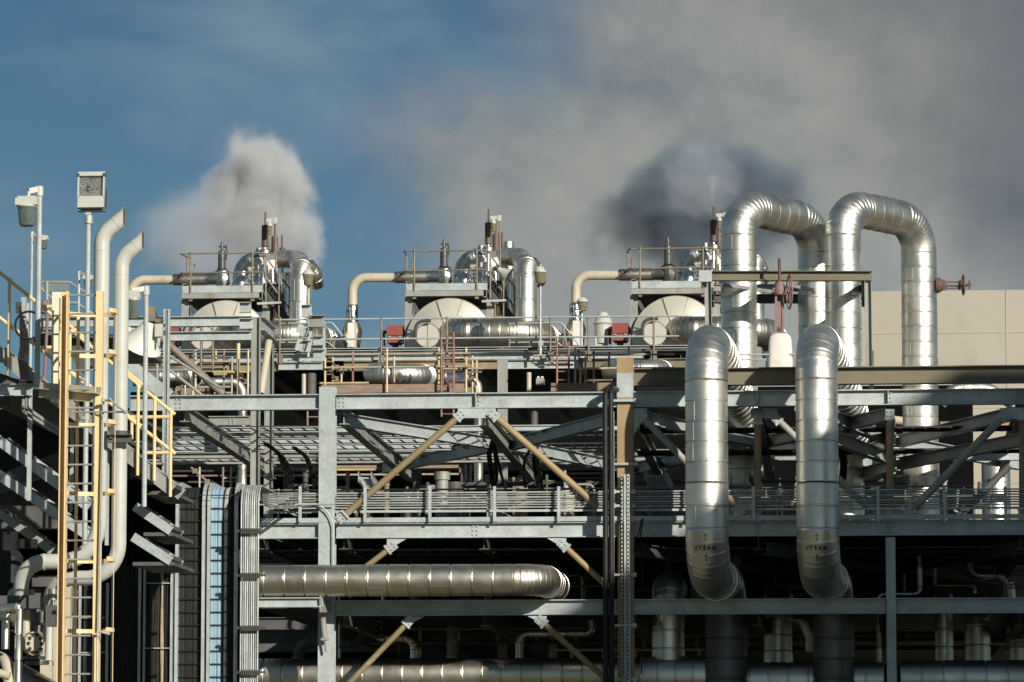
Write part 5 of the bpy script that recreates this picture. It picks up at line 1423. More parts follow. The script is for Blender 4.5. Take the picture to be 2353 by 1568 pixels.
# ---------------------------------------------------------------- portal frame between horn and scaffold
YPf = 94.0
pf = thing("portal_frame", "galvanised portal frame of paired posts and beams left of the middle", "frame", A(t4, 1370, 1568, YPf))
def pbeam(x1, x2, yt, yb, Y=YPf, mt=GALV):
    a, b, c = A(t4, x1, yt, Y), A(t4, x2, yt, Y), A(t4, x1, yb, Y); b.z = a.z; h = a.z - c.z
    mb = MB(); mb.ibeam(a - EZ * h / 2, b - EZ * h / 2, h, .2, .016); obj("beam", mb, mt, pf)
pbeam(60, 1325, 967, 1070); pbeam(465, 1325, 1122, 1215, YPf + 3.0); pbeam(60, 300, 1000, 1060, YPf + 2)
def ppost(x, w, Y, yt, yb, mt):
    a, b = A(t4, x, yt, Y), A(t4, x, yb, Y); b.x, b.y = a.x, a.y
    ww = m(w / 4.55, Y)
    mb = MB(); mb.prof(b, a, [(-ww / 2, -.1), (-ww / 2 + .016, -.1), (-ww / 2 + .016, -.008), (ww / 2 - .016, -.008), (ww / 2 - .016, -.1), (ww / 2, -.1), (ww / 2, .1), (ww / 2 - .016, .1), (ww / 2 - .016, .008), (-ww / 2 + .016, .008), (-ww / 2 + .016, .1), (-ww / 2, .1)], EY); obj("post", mb, mt, pf)
ppost(1372, 92, YPf, 962, 3400, GALVD); ppost(1512, 88, YPf + 3.2, 1100, 3300, GALVD)
mb = MB(); mb.ibeam(A(t4, 1415, 1030, YPf), A(t4, 1550, 1150, YPf + 3.2), .3, .18, .016); obj("beam", mb, GALV, pf)
mb = MB(); mb.tube([A(t4, 1505, 1215, YPf + 1.5), A(t8, 1420, 460, YPf + 1.0)], .085, 12); obj("brace", mb, CREAMD, pf)
mb = MB(); mb.tube([A(t4, 310, 1120, YPf), A(t8, 1030, 470, YPf)], .09, 12); obj("brace", mb, TUBE, pf)
mb = MB(); mb.bar(A(t8, 40, 160, 92), A(t8, 470, 500, 92), .3, .3); mb.bar(A(t8, 40, 240, 92), A(t8, 380, 490, 92), .12, .1); obj("sloping_stringer", mb, GALV, pf)
mb = MB(); mb.tube([A(t8, 215, 20, 93), A(t8, 800, 470, 93)], .035, 8); mb.tube([A(t8, 460, 60, 93), A(t8, 1000, 400, 93)], .03, 8); mb.tube([A(t8, 50, 90, 93), A(t8, 170, 30, 93)], .06, 8); mb.tube([A(t8, 335, 60, 93), A(t8, 335, 330, 93)], .035, 8); mb.tube([A(t8, 220, 210, 93), A(t8, 700, 210, 93)], .03, 8); obj("sloping_rail", mb, GALVD, pf)
# ---------------------------------------------------------------- scaffolds behind the top chord
def scaffold(name_label, tubes_v, tubes_h, tubes_d, Y, base, boards=(), toe=()):
    rt = thing("scaffold", name_label, "scaffold", base, "tube scaffolds")
    for (t, x, y1, y2, mt, dy) in tubes_v:
        a, b = A(t, x, y1, Y + dy), A(t, x, y2, Y + dy); b.x, b.y = a.x, a.y; mb = MB(); mb.tube([a, b], .028, 8)
        obj("standard", mb, mt, rt)
    for (t, x1, x2, y, mt, dy) in tubes_h:
        a, b = A(t, x1, y, Y + dy), A(t, x2, y, Y + dy); b.z = a.z; mb = MB(); mb.tube([a, b], .028, 8); obj("ledger", mb, mt, rt)
    for (t, x1, y1, x2, y2, dy) in tubes_d:
        mb = MB(); a, b = A(t, x1, y1, Y), A(t, x2, y2, Y + dy); mb.tube([a, b], .030, 8); mb.box(a.lerp(b, .15), .12, .12, .12); mb.box(a.lerp(b, .6), .12, .12, .12); obj("transom", mb, TUBE, rt)
    for (t, x1, x2, yt, yb, dy) in boards:
        a, b, c = A(t, x1, yt, Y + dy), A(t, x2, yt, Y + dy), A(t, x1, yb, Y + dy); b.z = a.z; h = a.z - c.z; mb = MB(); mb.box((a + b) / 2 - EZ * h / 2, (b - a).length, .04, h); obj("toe_board", mb, WOOD, rt)
    for (t, x1, x2, y, dy) in toe:
        a, b = A(t, x1, y, Y + dy), A(t, x2, y, Y + dy); b.z = a.z
        mb = MB(); mb.box((a + b) / 2 + EY * .5, (b - a).length, 1.1, .045); obj("deck_board", mb, WOOD, rt)
    return rt
YC = 105.5
S, SY, SR = SCAFT, SCAFY, SCAFR
scaffold("middle tube scaffold with brown boards behind the left column",
    [(t9, 263, -20, 395, SY, 0), (t9, 342, 75, 380, SY, 1), (t9, 433, 170, 350, S, 1.4), (t9, 553, 20, 375, SR, .6), (t9, 909, -20, 445, SY, -.3), (t9, 1450, -20, 360, SY, 0), (t9, 1737, -20, 445, SY, 0), (t9, 1802, 60, 450, S, .8), (t9, 1846, 110, 450, SY, 1), (t9, 984, 70, 370, S, 1.2), (t9, 1490, -30, 370, S, .1)],
    [(t9, 270, 1780, 50, S, -.1), (t9, 275, 1800, 186, S, -.1), (t9, 190, 720, 350, SY, .3), (t9, 1500, 1845, 100, SY, .2), (t9, 1500, 1915, 200, S, .3), (t9, 1500, 1900, 232, S, .4), (t9, 400, 720, 216, TUBE, .8)],
    [(t9, 280, 80, 450, 250, 1.2), (t9, 285, 215, 440, 365, 1.2), (t9, 1690, 25, 1800, 150, 1), (t9, 1700, 180, 1850, 360, 1)],
    YC, A(t9, 1000, 450, YC), [(t9, 225, 1715, 366, 455, -.15), (t9, 1650, 1790, 395, 450, .6)], [(t9, 260, 1720, 450, 0)])
def rung_ladder(label, t, xl, xr, yt, yb, Y, mt, n, dx=0):
    rt = thing("scaffold_ladder", label, "ladder", A(t, (xl + xr) / 2, yb, Y), "scaffold ladders")
    for x in (xl, xr): mb = MB(); mb.tube([A(t, x, yt, Y), A(t, x + dx, yb, Y)], .027, 8); obj("stile", mb, mt, rt)
    for i in range(n):
        y = yt + (yb - yt) * (i + .6) / n
        xx = dx * (i + .6) / n
        mb = MB(); mb.tube([A(t, xl + xx, y, Y), A(t, xr + xx, y, Y)], .018, 6); obj("rung", mb, mt, rt)
rung_ladder("red oxide ladder on the middle scaffold, in front of the middle vessel", t9, 1478, 1606, -185, 700, YC - .4, SCAFR, 12)
scaffold("right tube scaffold left of the ochre column",
    [(t10, 1308, -20, 435, S, 0), (t10, 1362, 80, 350, SY, .8), (t10, 1415, 75, 345, S, 1.2), (t10, 1502, 10, 350, TUBE, 1), (t10, 1663, 20, 200, TUBE, 1), (t10, 1867, -40, 100, S, 0)],
    [(t10, 870, 2350, 60, S, 0), (t10, 885, 1290, 160, SY, .4), (t10, 1320, 2350, 196, SY, 0), (t10, 1420, 1700, 320, TUBE, .8)],
    [(t10, 1010, 35, 1080, 160, 1), (t10, 1355, 90, 1430, 330, 1.2)],
    YC, A(t10, 1400, 450, YC), [(t10, 1055, 1760, 349, 436, -.1), (t10, 1950, 2352, 385, 430, 1)], [(t10, 1300, 1760, 430, 0)])
rung_ladder("red oxide ladder on the right scaffold, left of the ochre column", t10, 1118, 1242, -90, 350, YC - .4, SCAFR, 5, 0)
scaffold("left tube scaffold crowded under the left vessel",
    [(t8, 720, 0, 470, TUBE, .6), (t8, 740, 0, 400, S, 0), (t8, 1035, 0, 440, TUBE, .2), (t8, 1120, 75, 470, S, 0), (t8, 1183, 0, 470, SY, -.2), (t8, 1287, 0, 470, S, -.6), (t8, 950, 10, 120, SY, .2), (t8, 628, 370, 480, S, 0), (t8, 712, 220, 480, S, .1)],
    [(t8, 60, 1050, 72, TUBE, 0), (t8, 770, 1130, 125, S, 0), (t8, 770, 1060, 205, DARKV, .3), (t8, 920, 1290, 235, SY, -.1), (t8, 930, 1180, 258, S, .2), (t8, 780, 1100, 390, S, 0), (t8, 930, 1160, 452, GALV, 0)],
    [(t8, 1030, 100, 1180, 240, .8), (t8, 1190, 265, 1310, 380, .8), (t8, 480, 480, 620, 360, .3), (t8, 640, 460, 830, 320, .3)],
    YC - 1.5, A(t8, 900, 470, YC - 1.5), [(t8, 455, 900, 400, 480, 1)], [])
rung_ladder("brown scaffold ladder in front of the left vessel's manway", t8, 795, 918, -330, 205, YC - 2, TUBE, 6)
rung_ladder("brown ladder standing left of the galvanised front column", t8, 1907, 2030, 640, 1560, 101, TUBE, 9)
rung_ladder("thin dark ladder behind the right braces", t12, 748, 900, 1130, 1480, 107, SHADESTL, 4)
# lower scaffold parts behind the second level
scaffold("lower tube scaffold seen between chord and walkway",
    [(t10, 165, 1200, 1400, S, 0), (t10, 218, 1200, 1390, S, .5), (t10, 280, 1200, 1390, SY, 1), (t8, 780, 1225, 1450, S, 0), (t8, 1025, 1225, 1450, TUBE, 0), (t8, 1110, 1225, 1450, S, 0), (t8, 1170, 1300, 1470, SY, 0), (t10, 835, 1290, 1390, S, 1)],
    [(t9, 380, 1660, 1308, S, 0), (t9, 390, 800, 1255, SY, .3), (t9, 380, 800, 1345, SHADESTL, 2), (t8, 490, 1050, 1270, DARKV, .6), (t8, 490, 1100, 1320, PINK, .2), (t8, 500, 1180, 1385, SHADESTL, .6), (t8, 1020, 1190, 1340, S, 0), (t10, 570, 900, 1350, S, 0), (t10, 570, 1100, 1378, SY, .4), (t10, 1190, 1590, 1295, PINK, .4), (t10, 1200, 1600, 1345, SHADESTL, 1)],
    [(t8, 690, 1230, 980, 1480, 0), (t10, 110, 1240, 200, 1380, .4)],
    107.5, A(t10, 220, 1400, 107.5), [(t9, 240, 800, 1210, 1245, 0), (t9, 960, 1660, 1208, 1240, 0), (t10, 1380, 1590, 1195, 1228, 0)], [])
# ---------------------------------------------------------------- chrome bends and pipes under the vessels
def bend(label, t, pts, r, Y, mt=ALU, pitch=.3):
    mb = MB(); clad(mb, fillet([A(t, x, y, Y + dy) for x, y, dy in pts], r * 1.7, 9), r, pitch, 36, .01)
    return solo("duct_bend", mb, mt, label, "duct", "silver duct bends under the deck", None, 14)
bend("fat silver duct bend lying above the middle scaffold boards", t9, [(790, 250, 3.5), (770, 250, .1), (1260, 262, .1), (1320, 270, 3.0)], m(25, 106), 107)
bend("silver duct bend behind the ochre column top", t10, [(1720, 225, 4.5), (1700, 225, 1.2), (2190, 225, 1.0), (2230, 225, 4)], m(27, 108), 108)
bend("dark shaded duct bend under the left vessel", t8, [(90, 280, 0), (560, 285, 0), (640, 290, 1.5)], m(23, 106), 107, ALUW)
mb = MB(); clad(mb, fillet([A(t9, 1610, 315, 107), A(t9, 1850, 320, 107), A(t9, 1868, 470, 107), A(t9, 1868, 1390, 107)], .4, 6), m(10.5, 107), .5, 24); solo("elbow_pipe", mb, ALU, "slim silver elbow pipe right of the middle scaffold", "pipe")
mb = MB(); mb.lathe(A(t9, 1500, 320, 106.8), EX, [(.1, 0), (.3, .1), (.26, .4), (.28, .6), (.2, .75)], 20); mb.lumps(.03, 8); solo("foil_wrap", mb, FOIL, "crumpled foil wrap behind the middle red ladder", "lagging")
mb = MB(); clad(mb, fillet([A(t8, 800, 335, 107), A(t8, 1170, 340, 107), A(t8, 1232, 420, 107), A(t8, 1228, 1440, 107)], .6, 7), m(10.5, 107), .5, 24); solo("elbow_pipe", mb, ALU, "slim silver elbow pipe under the left vessel running down", "pipe")
for lab, t, x, y1, y2, rp, Y, mt in (("pale lagged pipe stub left of the front column", t8, 1870, 245, 480, 5.5, 108, CREAMD), ("dark ribbed pipe left of the front column", t8, 1950, 240, 480, 11, 110, SHADESTL), ("cream pipe in the shade below the middle deck edge", t10, 825, 230, 440, 6, 108, CREAMD), ("dark drum pipe in the shade right of the middle", t10, 880, 610, 1390, 9, 112, SHADESTL), ("slim shaded pipe behind the right plan braces", t12, 745, 0, 420, 5, 104, GALV)):
    a, b = A(t, x, y1, Y), A(t, x, y2, Y); b.x, b.y = a.x, a.y; mb = MB(); clad(mb, [b, a], m(rp, Y), .7, 20); solo("upright_pipe", mb, mt, lab, "pipe")
# small grey cabinet
cb = thing("valve_cabinet", "small grey twin topped cabinet in the shade under the deck", "cabinet", A(t10, 945, 370, 108)); mb = MB(); mb.box(A(t10, 945, 335, 108), m(18, 108), .3, m(14, 108)); obj("case", mb, GALVD, cb)
mb = MB()
for x in (925, 965): mb.box(A(t10, x, 288, 108), m(5, 108), .1, m(4, 108))
obj("cap", mb, WRAP, cb)
# slanting galvanised chutes on the second level
for lab, t, x1, x2, y1, y2 in (("slanting galvanised chute left of the middle brace foot", t9, 610, 745, 1295, 1480), ("slanting galvanised chute right of the ochre column", t10, 2035, 2245, 1275, 1460), ("slanting galvanised chute between the two steam pipes", t11, 1290, 1345, 1275, 1460)):
    rt = thing("cable_chute", lab, "cable chute", A(t, x1, y2, 97), "slanting chutes")
    for x in (x1, x2):
        a = A(t, x, y1 + 30, 96); b = A(t, x + (y2 - y1) * .5, y2, 99); mb = MB(); mb.prof(a, b, [(-.006, -.12), (.006, -.12), (.006, .12), (-.006, .12)]); obj("side_rail", mb, GALV, rt)
    mb = MB()
    for i in range(8):
        f = (i + .3) / 8; mb.bar(A(t, x1 + (y2 - y1) * .5 * f, y1 + 40 + (y2 - y1 - 40) * f, 96 + 3 * f), A(t, x2 + (y2 - y1) * .5 * f, y1 + 40 + (y2 - y1 - 40) * f, 96 + 3 * f), .05, .03)
    o = obj("rungs", mb, GALV, rt); o["kind"] = "stuff"
# second level equipment, half lit
random.seed(11)
eq = [("rusty drum behind the walkway rail, left of the middle brace", 840, 26, RUST, 104), ("pale lagged vessel behind the walkway rail at the middle", 1300, 40, CREAMD, 108), ("brown lagged vessel behind the middle walkway rail", 1195, 34, WOOD, 110), ("grey drum behind the walkway rail left of the ochre column", 1395, 22, GALVD, 106), ("dark pump block behind the left walkway rail", 935, 30, DARKV, 103), ("grey lagged column behind the right walkway rail", 1500, 14, GALVD, 106), ("ribbed grey column by the right brace foot", 2155, 30, GALVD, 110), ("dark slim column between right braces", 2215, 9, SHADESTL, 106), ("dark twin column near the right edge", 2238, 7, SHADESTL, 105), ("pale column just left of the right steam pipe", 1792, 16, CREAMD, 107)]
for lab, u, wp, mt, Y in eq:
    c = at(u, 1190, Y); r = m(wp / 2, Y); h = m(random.uniform(60, 120), Y)
    mb = MB(); mb.lathe(c - EZ * .2, EZ, [(r * .8, 0), (r, .1), (r, h * .7), (r * 1.08, h * .71), (r * 1.08, h * .75), (r * .8, h * .8), (r * .35, h * .9), (r * .3, h)], 22)
    mb.tube(fillet([c + EZ * h * .3, c + EZ * h * .3 + EX * (r + .3), c + EZ * h * .9 + EX * (r + .35)], .15, 4), .05, 8); solo("process_drum", mb, mt, lab, "drum", "equipment on the second level")
for lab, vz, u1, u2, rp, Y, mt in (("long dark pipe above the walkway rail in the middle", 1112, 1060, 1450, 5, 103, SHADESTL), ("brown pipe running level behind the braces", 1078, 560, 900, 3.5, 109, OCHRD), ("long dark pipe right of the ochre column", 1106, 1456, 2030, 4.5, 102, SHADESTL), ("thin pale pipe above the second walkway", 1065, 1180, 1420, 2.5, 107, GALV), ("thin pale pipe under the back chord at right", 995, 1460, 1990, 2.5, 103, GALV), ("slim pipe behind the left tray droop", 1093, 560, 740, 2.5, 110, GALV)):
    a, b = hline(u1, u2, vz, Y, (u1 + u2) / 2); mb = MB(); mb.tube([a, b], m(rp, Y), 14)
    k = int((b - a).length / 1.6)
    for i in range(k): mb.lathe(a.lerp(b, (i + .5) / k), EX, [(m(rp, Y) * 1.5, 0), (m(rp, Y) * 1.5, .07)], 14)
    solo("level_pipe", mb, mt, lab, "pipe", "level pipes on the second floor")
# dim pipework filling the lower bays
MARKS = [(600, "conduit bank"), (754, "left column"), (1100, "bay centre"), (1437, "ochre column"), (1622, "left steam pipe"), (1875, "right steam pipe"), (2046, "thin column"), (2360, "right edge")]
MWORD = {"aluminium_cladding": "silver", "galvanised_steel": "galvanised", "weathered_galvanised_steel": "dull grey", "dirty_cream_paint": "cream", "shade_dark_steel": "darkened", "weathered_aluminium_cladding": "bronze toned", "rusty_brown_steel": "rusty", "weathered_ochre_paint": "ochre", "dark_valve_paint": "charcoal", "shade_dulled_cladding": "dull clad"}
USED = set()
def say(head, u, tail=""):
    for (a, an), (b, bn) in zip(MARKS, MARKS[1:]):
        if a <= u < b or bn == "the right edge":
            f = (u - a) / (b - a)
            where = ("right of the " + an) if f < .34 else ("left of the " + bn) if f > .66 else "between %s and %s" % (an, bn)
            break
    for extra in ("", ", nearer", ", deeper", ", deepest"):
        t = (head + " " + where + tail + extra)
        if t not in USED: break
    USED.add(t)
    return t
random.seed(23)
for i in range(22):
    Y = random.choice((94, 97, 100, 103, 106, 109)); u = 620 + i * 82 + random.uniform(-25, 25)
    lev = i % 3
    vt, vb = ((1262, 1385), (1425, 1545), (1255, 1545))[lev]
    rp = random.choice((4, 6, 9, 13))
    a = at(u, vt, Y); bb = at(u, vb, Y); bb.x, bb.y = a.x, a.y
    mb = MB(); tn = EX * random.choice((-.9, .9, 1.6))
    mid = a.lerp(bb, random.uniform(.2, .5))
    clad(mb, fillet([bb, mid, mid + tn, mid + tn + EZ * (a.z - mid.z)], m(rp, Y) * 2.2, 5), m(rp, Y), .5, 18)
    mt = random.choice((ALU, GALVD, CREAMD, SHADESTL, ALUW))
    solo("bay_pipe", mb, mt, say(("thin " if rp < 5 else "thick " if rp > 10 else "") + MWORD[mt.name] + " offset pipe " + ("under second beam", "under bottom beam", "through both bays")[lev], u), "pipe", "dim pipes in the dark bays")
for i in range(26):
    Y = random.choice((99, 101, 104, 107, 110)); u = 630 + i * 62 + random.uniform(-20, 20)
    a = at(u, random.uniform(1070, 1110), Y); bb = at(u, 1200, Y); bb.x, bb.y = a.x, a.y
    r_ = m(random.choice((3, 4, 6, 10, 15)), Y); mb = MB()
    mb.lathe(bb, EZ, [(r_, 0), (r_, (a.z - bb.z) * .3), (r_ * 1.3, (a.z - bb.z) * .31), (r_ * 1.3, (a.z - bb.z) * .36), (r_, (a.z - bb.z) * .37), (r_, a.z - bb.z - .2), (r_ * 1.25, a.z - bb.z - .19), (r_ * 1.25, a.z - bb.z)], 16)
    mid = bb.lerp(a, .7); mb.tube(fillet([mid, mid + EX * random.choice((-.7, .7)), mid + EX * random.choice((-.7, .7)) * 1.0 - EZ * .8], .15, 4), max(.03, r_ * .35), 8)
    mt = random.choice((SHADESTL, SHADESTL, GALVD, RUST, OCHRD, DARKV, ALUD))
    solo("level_fitting", mb, mt, say(("stout " if r_ > .1 else "slim ") + MWORD[mt.name] + " fitting behind walkway bars", u), "fitting", "dim fittings behind the walkway")
for i in range(12):
    Y = random.choice((96, 99, 102, 105)); v = (1252, 1268, 1284, 1300, 1318, 1336, 1430, 1446, 1462, 1478, 1494, 1350)[i]
    u1 = random.uniform(600, 1500); a, b = hline(u1, u1 + random.uniform(350, 850), v, Y, u1)
    mb = MB(); mb.tube([a, b], m(random.choice((2, 3, 5)), Y), 10)
    for k in range(6): c = a.lerp(b, (k + .5) / 6); mb.box(c - EZ * .12, .06, .1, .3)
    mt = random.choice((GALVD, SHADESTL, OCHRD, CREAMD))
    solo("service_pipe", mb, mt, say("thin level " + MWORD[mt.name] + (" pipe high in the tray bay" if v < 1300 else " pipe low in the tray bay" if v < 1400 else " pipe under the bottom beam"), u1), "pipe", "thin service pipes in the shade")
# ---------------------------------------------------------------- cables
def droop(label, t, paths, Y, mt=BLACK, r=.03, dy=1.5):
    mb = MB()
    for p in paths: mb.tube(fillet([A(t, x, y, Y + dy * i / len(p)) for i, (x, y) in enumerate(p)], .5, 5), r, 7)
    solo("drooping_cable", mb, mt, label, "cable", "drooping black cables")
droop("thick bundle of black cables drooping left of the front column", t8, [[(1450 + i * 12, 978), (1600 + i * 14, 1080 + i * 6), (1660 + i * 30, 1260), (1670 + i * 30, 1480)] for i in range(4)], 96)
droop("second black cable bundle drooping just left of the front column", t8, [[(1750 + i * 14, 1020), (1880 + i * 12, 1110), (1950 + i * 18, 1300), (1985 + i * 18, 1480)] for i in range(3)], 97)
droop("loop of black cables hanging behind the right middle brace", t10, [[(440, 940), (395, 1080), (420, 1290), (450 + 0, 1460)], [(440, 940), (420, 1100), (440, 1300), (470, 1460)], [(450, 940), (470, 1120), (490, 1300), (480, 1460)], [(455, 950), (500, 1150), (540, 1320), (590, 1470)], [(350, 940), (400, 990), (430, 1060)]], 96, r=.035)
droop("second loop of black cables between brace and hose pair", t10, [[(835, 1050), (780, 1130), (770, 1300), (790, 1465)], [(880, 1080), (870, 1170), (890, 1290), (930, 1465)], [(890, 1090), (900, 1180), (920, 1290), (935, 1465)], [(920, 1130), (940, 1250), (960, 1400), (965, 1465)]], 96, r=.035)
droop("black hose hanging beside the right steam pipe", t12, [[(405, 950), (440, 1050), (460, 1180), (450, 1340)]], 95, r=.09)
droop("thin black cable pair hanging right of the ochre column", t15, [[(540, 250), (515, 350), (455, 600), (440, 700)], [(545, 250), (520, 450), (545, 640), (535, 1500)]], 89.5, r=.015)
hosep = thing("hose_pair", "pair of thick black hoses arching over the top beam left of the ochre column", "hose", at(1395, 1560, 89.3))
for u, vt in ((1390.5, 893), (1403.5, 890.5)):
    a = at(u, vt, 89.35); mb = MB(); r = m(6.3, 89.3)
    mb.tube(fillet([Vector((a.x, a.y, 2.0)), a, a + EY * .8 + EX * .16, a + EY * .9 - EZ * .6 + EX * .16], .22, 7), r, 14); obj("hose", mb, BLACK, hosep)
mb = MB()
for v in (1000, 1100, 1200, 1300, 1400, 1500): mb.box(at(1410.5, v, 89.4), .02, .04, 1.0)
obj("perforated_strip", mb, GALVD, hosep)
mb = MB()
for t, y in ((t10, 530), (t10, 1193), (t15, 703), (t15, 1110), (t15, 1545), (t15, 35), (t15, 148)):
    x1, x2 = (1690, 1945) if t is t10 else (290, 480)
    if t is t15 and y < 200: x1, x2 = 315, 470
    a, b = A(t, x1, y, 89.75), A(t, x2, y, 89.75); b.z = a.z; mb = MB(); mb.bar(a, b, .03, .05); mb.box(a, .08, .06, .09); mb.box(b, .08, .06, .09)
    obj("clamp_bar", mb, GALV, hosep)
pt = thing("column_trays", "narrow perforated trays clamped on the ochre column", "cable tray", at(1440, 1560, 89.75))
for u, w in ((1428.5, 3), (1436, 4.5), (1444, 7)):
    a = at(u, 1090, 89.72); b = Vector((a.x, a.y, 2.0)); mb = MB(); mb.box((a + b) / 2, m(w, 90), .04, (a - b).length); obj("tray", mb, GALV, pt)
mb = MB()
for i in range(52):
    for u in (1429, 1443.5): mb.box(at(u, 1096 + i * 9.1, 89.695), .022, .012, .035)
o = obj("slots", mb, BLACK, pt)
# ---------------------------------------------------------------- vertical cable risers at the left
YR_ = 79.0
def riser_path(u, vt, Y, off=0.0):
    a = at(u, vt + 8, Y); b = Vector((a.x, a.y, 1.0)); e = -EY * off
    return fillet([b + e, Vector((a.x, a.y, a.z + off * 1.2)) + e + EZ * .1, a + EZ * (.1 + off) + EY * 2.2], .42, 7)
def ladder_riser(label, u1, u2, vt, Y, ties, bundles, straight=False):
    rt = thing("cable_riser", label, "cable riser", at((u1 + u2) / 2, 1568, Y), "vertical cable risers")
    for u in (u1, u2):
        mb = MB(); pth = riser_path(u, vt, Y, .03) if not straight else [Vector((at(u, vt, Y).x, at(u, vt, Y).y, 1)), at(u, vt, Y)]
        for p, q in zip(pth, pth[1:]): mb.bar(p, q, .13 if not straight else .09, m(7, Y) if not straight else m(5, Y), EX)
        obj("side_rail", mb, GALV, rt)
    mb = MB()
    for v in ties:
        a, b = at(u1, v, Y - .02), at(u2, v, Y - .02); b.z = a.z; mb.bar(a, b, .012, .02)
    o = obj("tie_bar", mb, BLACK if len(ties) > 3 else GALV, rt); o["kind"] = "stuff"
    for lab, us, r_, mt in bundles:
        mb = MB()
        for i, u in enumerate(us):
            jit = random.uniform(-.01, .02)
            if straight:
                a = at(u, vt + 4, Y + .06); pth = [Vector((a.x, a.y, 1))]
                for k in range(1, 9): pth.append(Vector((a.x + random.uniform(-.006, .006), a.y + random.uniform(-.02, .02), 1 + (a.z - 1) * k / 8)))
            else:
                pth = riser_path(u, vt + 3, Y + .05, jit)
                n = len(pth)
                p0_ = pth[0]; p1_ = pth[1]
                mid = [p0_.lerp(p1_, k / 6) + EX * random.uniform(-.006, .006) for k in range(1, 6)]
                pth = [p0_] + mid + pth[1:]
            mb.tube(pth, r_, 7)
        solo("cable_bundle", mb, mt, lab, "cable bundle", "cable bundles on the risers")
    return rt
def spread(a, b, n): return [a + (b - a) * i / (n - 1) for i in range(n)]
u13 = lambda x: t13(x, 0)[0]
tv = [t13(0, y)[1] for y in range(155, 1600, 98)]
ladder_riser("wide cable riser with three dark cable bundles, curving over at the top", u13(590), u13(790), 1122, YR_, tv,
    [("charcoal cable bundle at the left of the wide riser", spread(u13(605), u13(640), 6), .022, CABLEG), ("dark brown cable bundle in the middle of the wide riser", spread(u13(648), u13(715), 11), .022, CABLE), ("dark cable bundle at the right of the wide riser", spread(u13(722), u13(780), 9), .022, CABLE)])
ladder_riser("cable riser with pale blue, white and black cables, curving over at the top", u13(829), u13(1032), 1122, YR_, tv,
    [("bundle of pale blue cables on the second riser", spread(u13(850), u13(882), 6), .022, CABLEB), ("narrower bundle of pale blue cables beside the first blue one", spread(u13(895), u13(922), 5), .022, CABLEB), ("dark cable pair between blue and white cables", spread(u13(929), u13(937), 2), .02, CABLEG), ("white cables right of the blue bundles", spread(u13(948), u13(960), 3), .022, CABLEW), ("tangled black cables at the right of the blue riser", spread(u13(972), u13(1020), 9), .024, BLACK)])
ladder_riser("dark cable riser below the vent pipe elbow, at the left", u13(99), u13(302), 1296, YR_ + 3, [t13(0, y)[1] for y in range(880, 1600, 110)],
    [("dark cable bundle below the cream vent elbow", spread(u13(115), u13(200), 16), .02, CABLE), ("looser dark cables right of the vent elbow", spread(u13(205), u13(285), 9), .02, CABLE)], True)
ladder_riser("dark cable riser with a tan cable left of the wide riser", u13(340), u13(545), 1296, YR_ + 3, [t13(0, 819)[1], t13(0, 1310)[1]],
    [("dark cables at the left of the tan cable", spread(u13(358), u13(445), 15), .02, CABLE), ("tan cables in the dark riser", spread(u13(468), u13(480), 3), .022, CABLET), ("black cables right of the tan cables", spread(u13(490), u13(560), 8), .02, BLACK)], True)
ladder_riser("narrow cable riser behind the caged ladder", t3(720, 0)[0], t3(965, 0)[0], 1340, YR_ + 3, [1420, 1500],
    [("dark cables behind the caged ladder", spread(t3(760, 0)[0], t3(950, 0)[0], 12), .022, CABLEG), ("thin grey conduits left of the narrow riser", spread(t3(600, 0)[0], t3(690, 0)[0], 5), .016, GALV)], True)
# conduits curving over beside them
cd = thing("conduit_bank", "bank of nine galvanised conduits curving over beside the blue cables", "conduit bank", at(572, 1568, YR_ - .5))
for i, x in enumerate(spread(1070, 1198, 9)):
    u = u13(x)
    mb = MB(); mb.tube(riser_path(u, 1117, YR_ - .6, .0), .0155, 8); obj("conduit", mb, GALVD if i % 3 == 1 else GALV, cd)
mb = MB()
for y in (424, 760, 1157, 1492):
    mb = MB(); a, b = A(t13, 1030, y, YR_ - .66), A(t13, 1250, y + 3, YR_ - .66); b.z = a.z; mb.bar(a, b, .05, .045)
    for i, x in enumerate(spread(1070, 1198, 9)): mb.box(A(t13, x, y + 1, YR_ - .7), .03, .04, .1)
    obj("clamp_bar", mb, DARKV, cd)
# conduits that fan into the walkway bank
mb = MB()
for i, y in enumerate((135, 150, 165, 185, 205, 230, 245)):
    mb.tube(fillet([A(t13, 1205, 100 + i * 14, YR_ + .6), A(t13, 1270, 130 + i * 18, 84), A(t13, 1340, y + 8, 88), A(t13, 1500, y, 89.9)], .4, 3), .017, 6)
solo("fanned_conduits", mb, GALVD, "fan of conduits joining the walkway bars left of the front column", "conduit")
# ---------------------------------------------------------------- bottom left process gear
def adds(name, label, cat, parts):
    rt = None
    for nm, mb, mt in parts:
        if rt is None:
            lo = min(mb.v, key=lambda p: p.z); rt = thing(name, label, cat, lo)
        obj(nm, mb, mt, rt)
    return rt
Y0 = 67.5
q20 = lambda x, y, Y=Y0: A(t20, x, y, Y)
k20 = lambda px, Y=Y0: m(px / 3.648 / 1.74076, Y)
mb = MB(); clad(mb, fillet([q20(-60, 500, Y0 + .2), q20(280, 470), q20(262, 1640)], .02, 1), k20(60), .42, 28, .01)
solo("slim_pipe", mb, ALU, "bright slim silver pipe at the lower left corner", "pipe")
mb = MB(); clad(mb, [q20(-60, 590, Y0), q20(150, 620, Y0 - .3), q20(200, 625, Y0 - .35)], k20(58), .3, 24, .01); solo("pipe_stub", mb, ALUW, "short silver pipe end poking in from the lower left edge", "pipe stub")
mb = MB(); clad(mb, [q20(78, 1090), q20(85, 640)], k20(55), .4, 24, .01); solo("slim_pipe", mb, ALUW, "short upright silver pipe left of the bright slim one", "pipe")
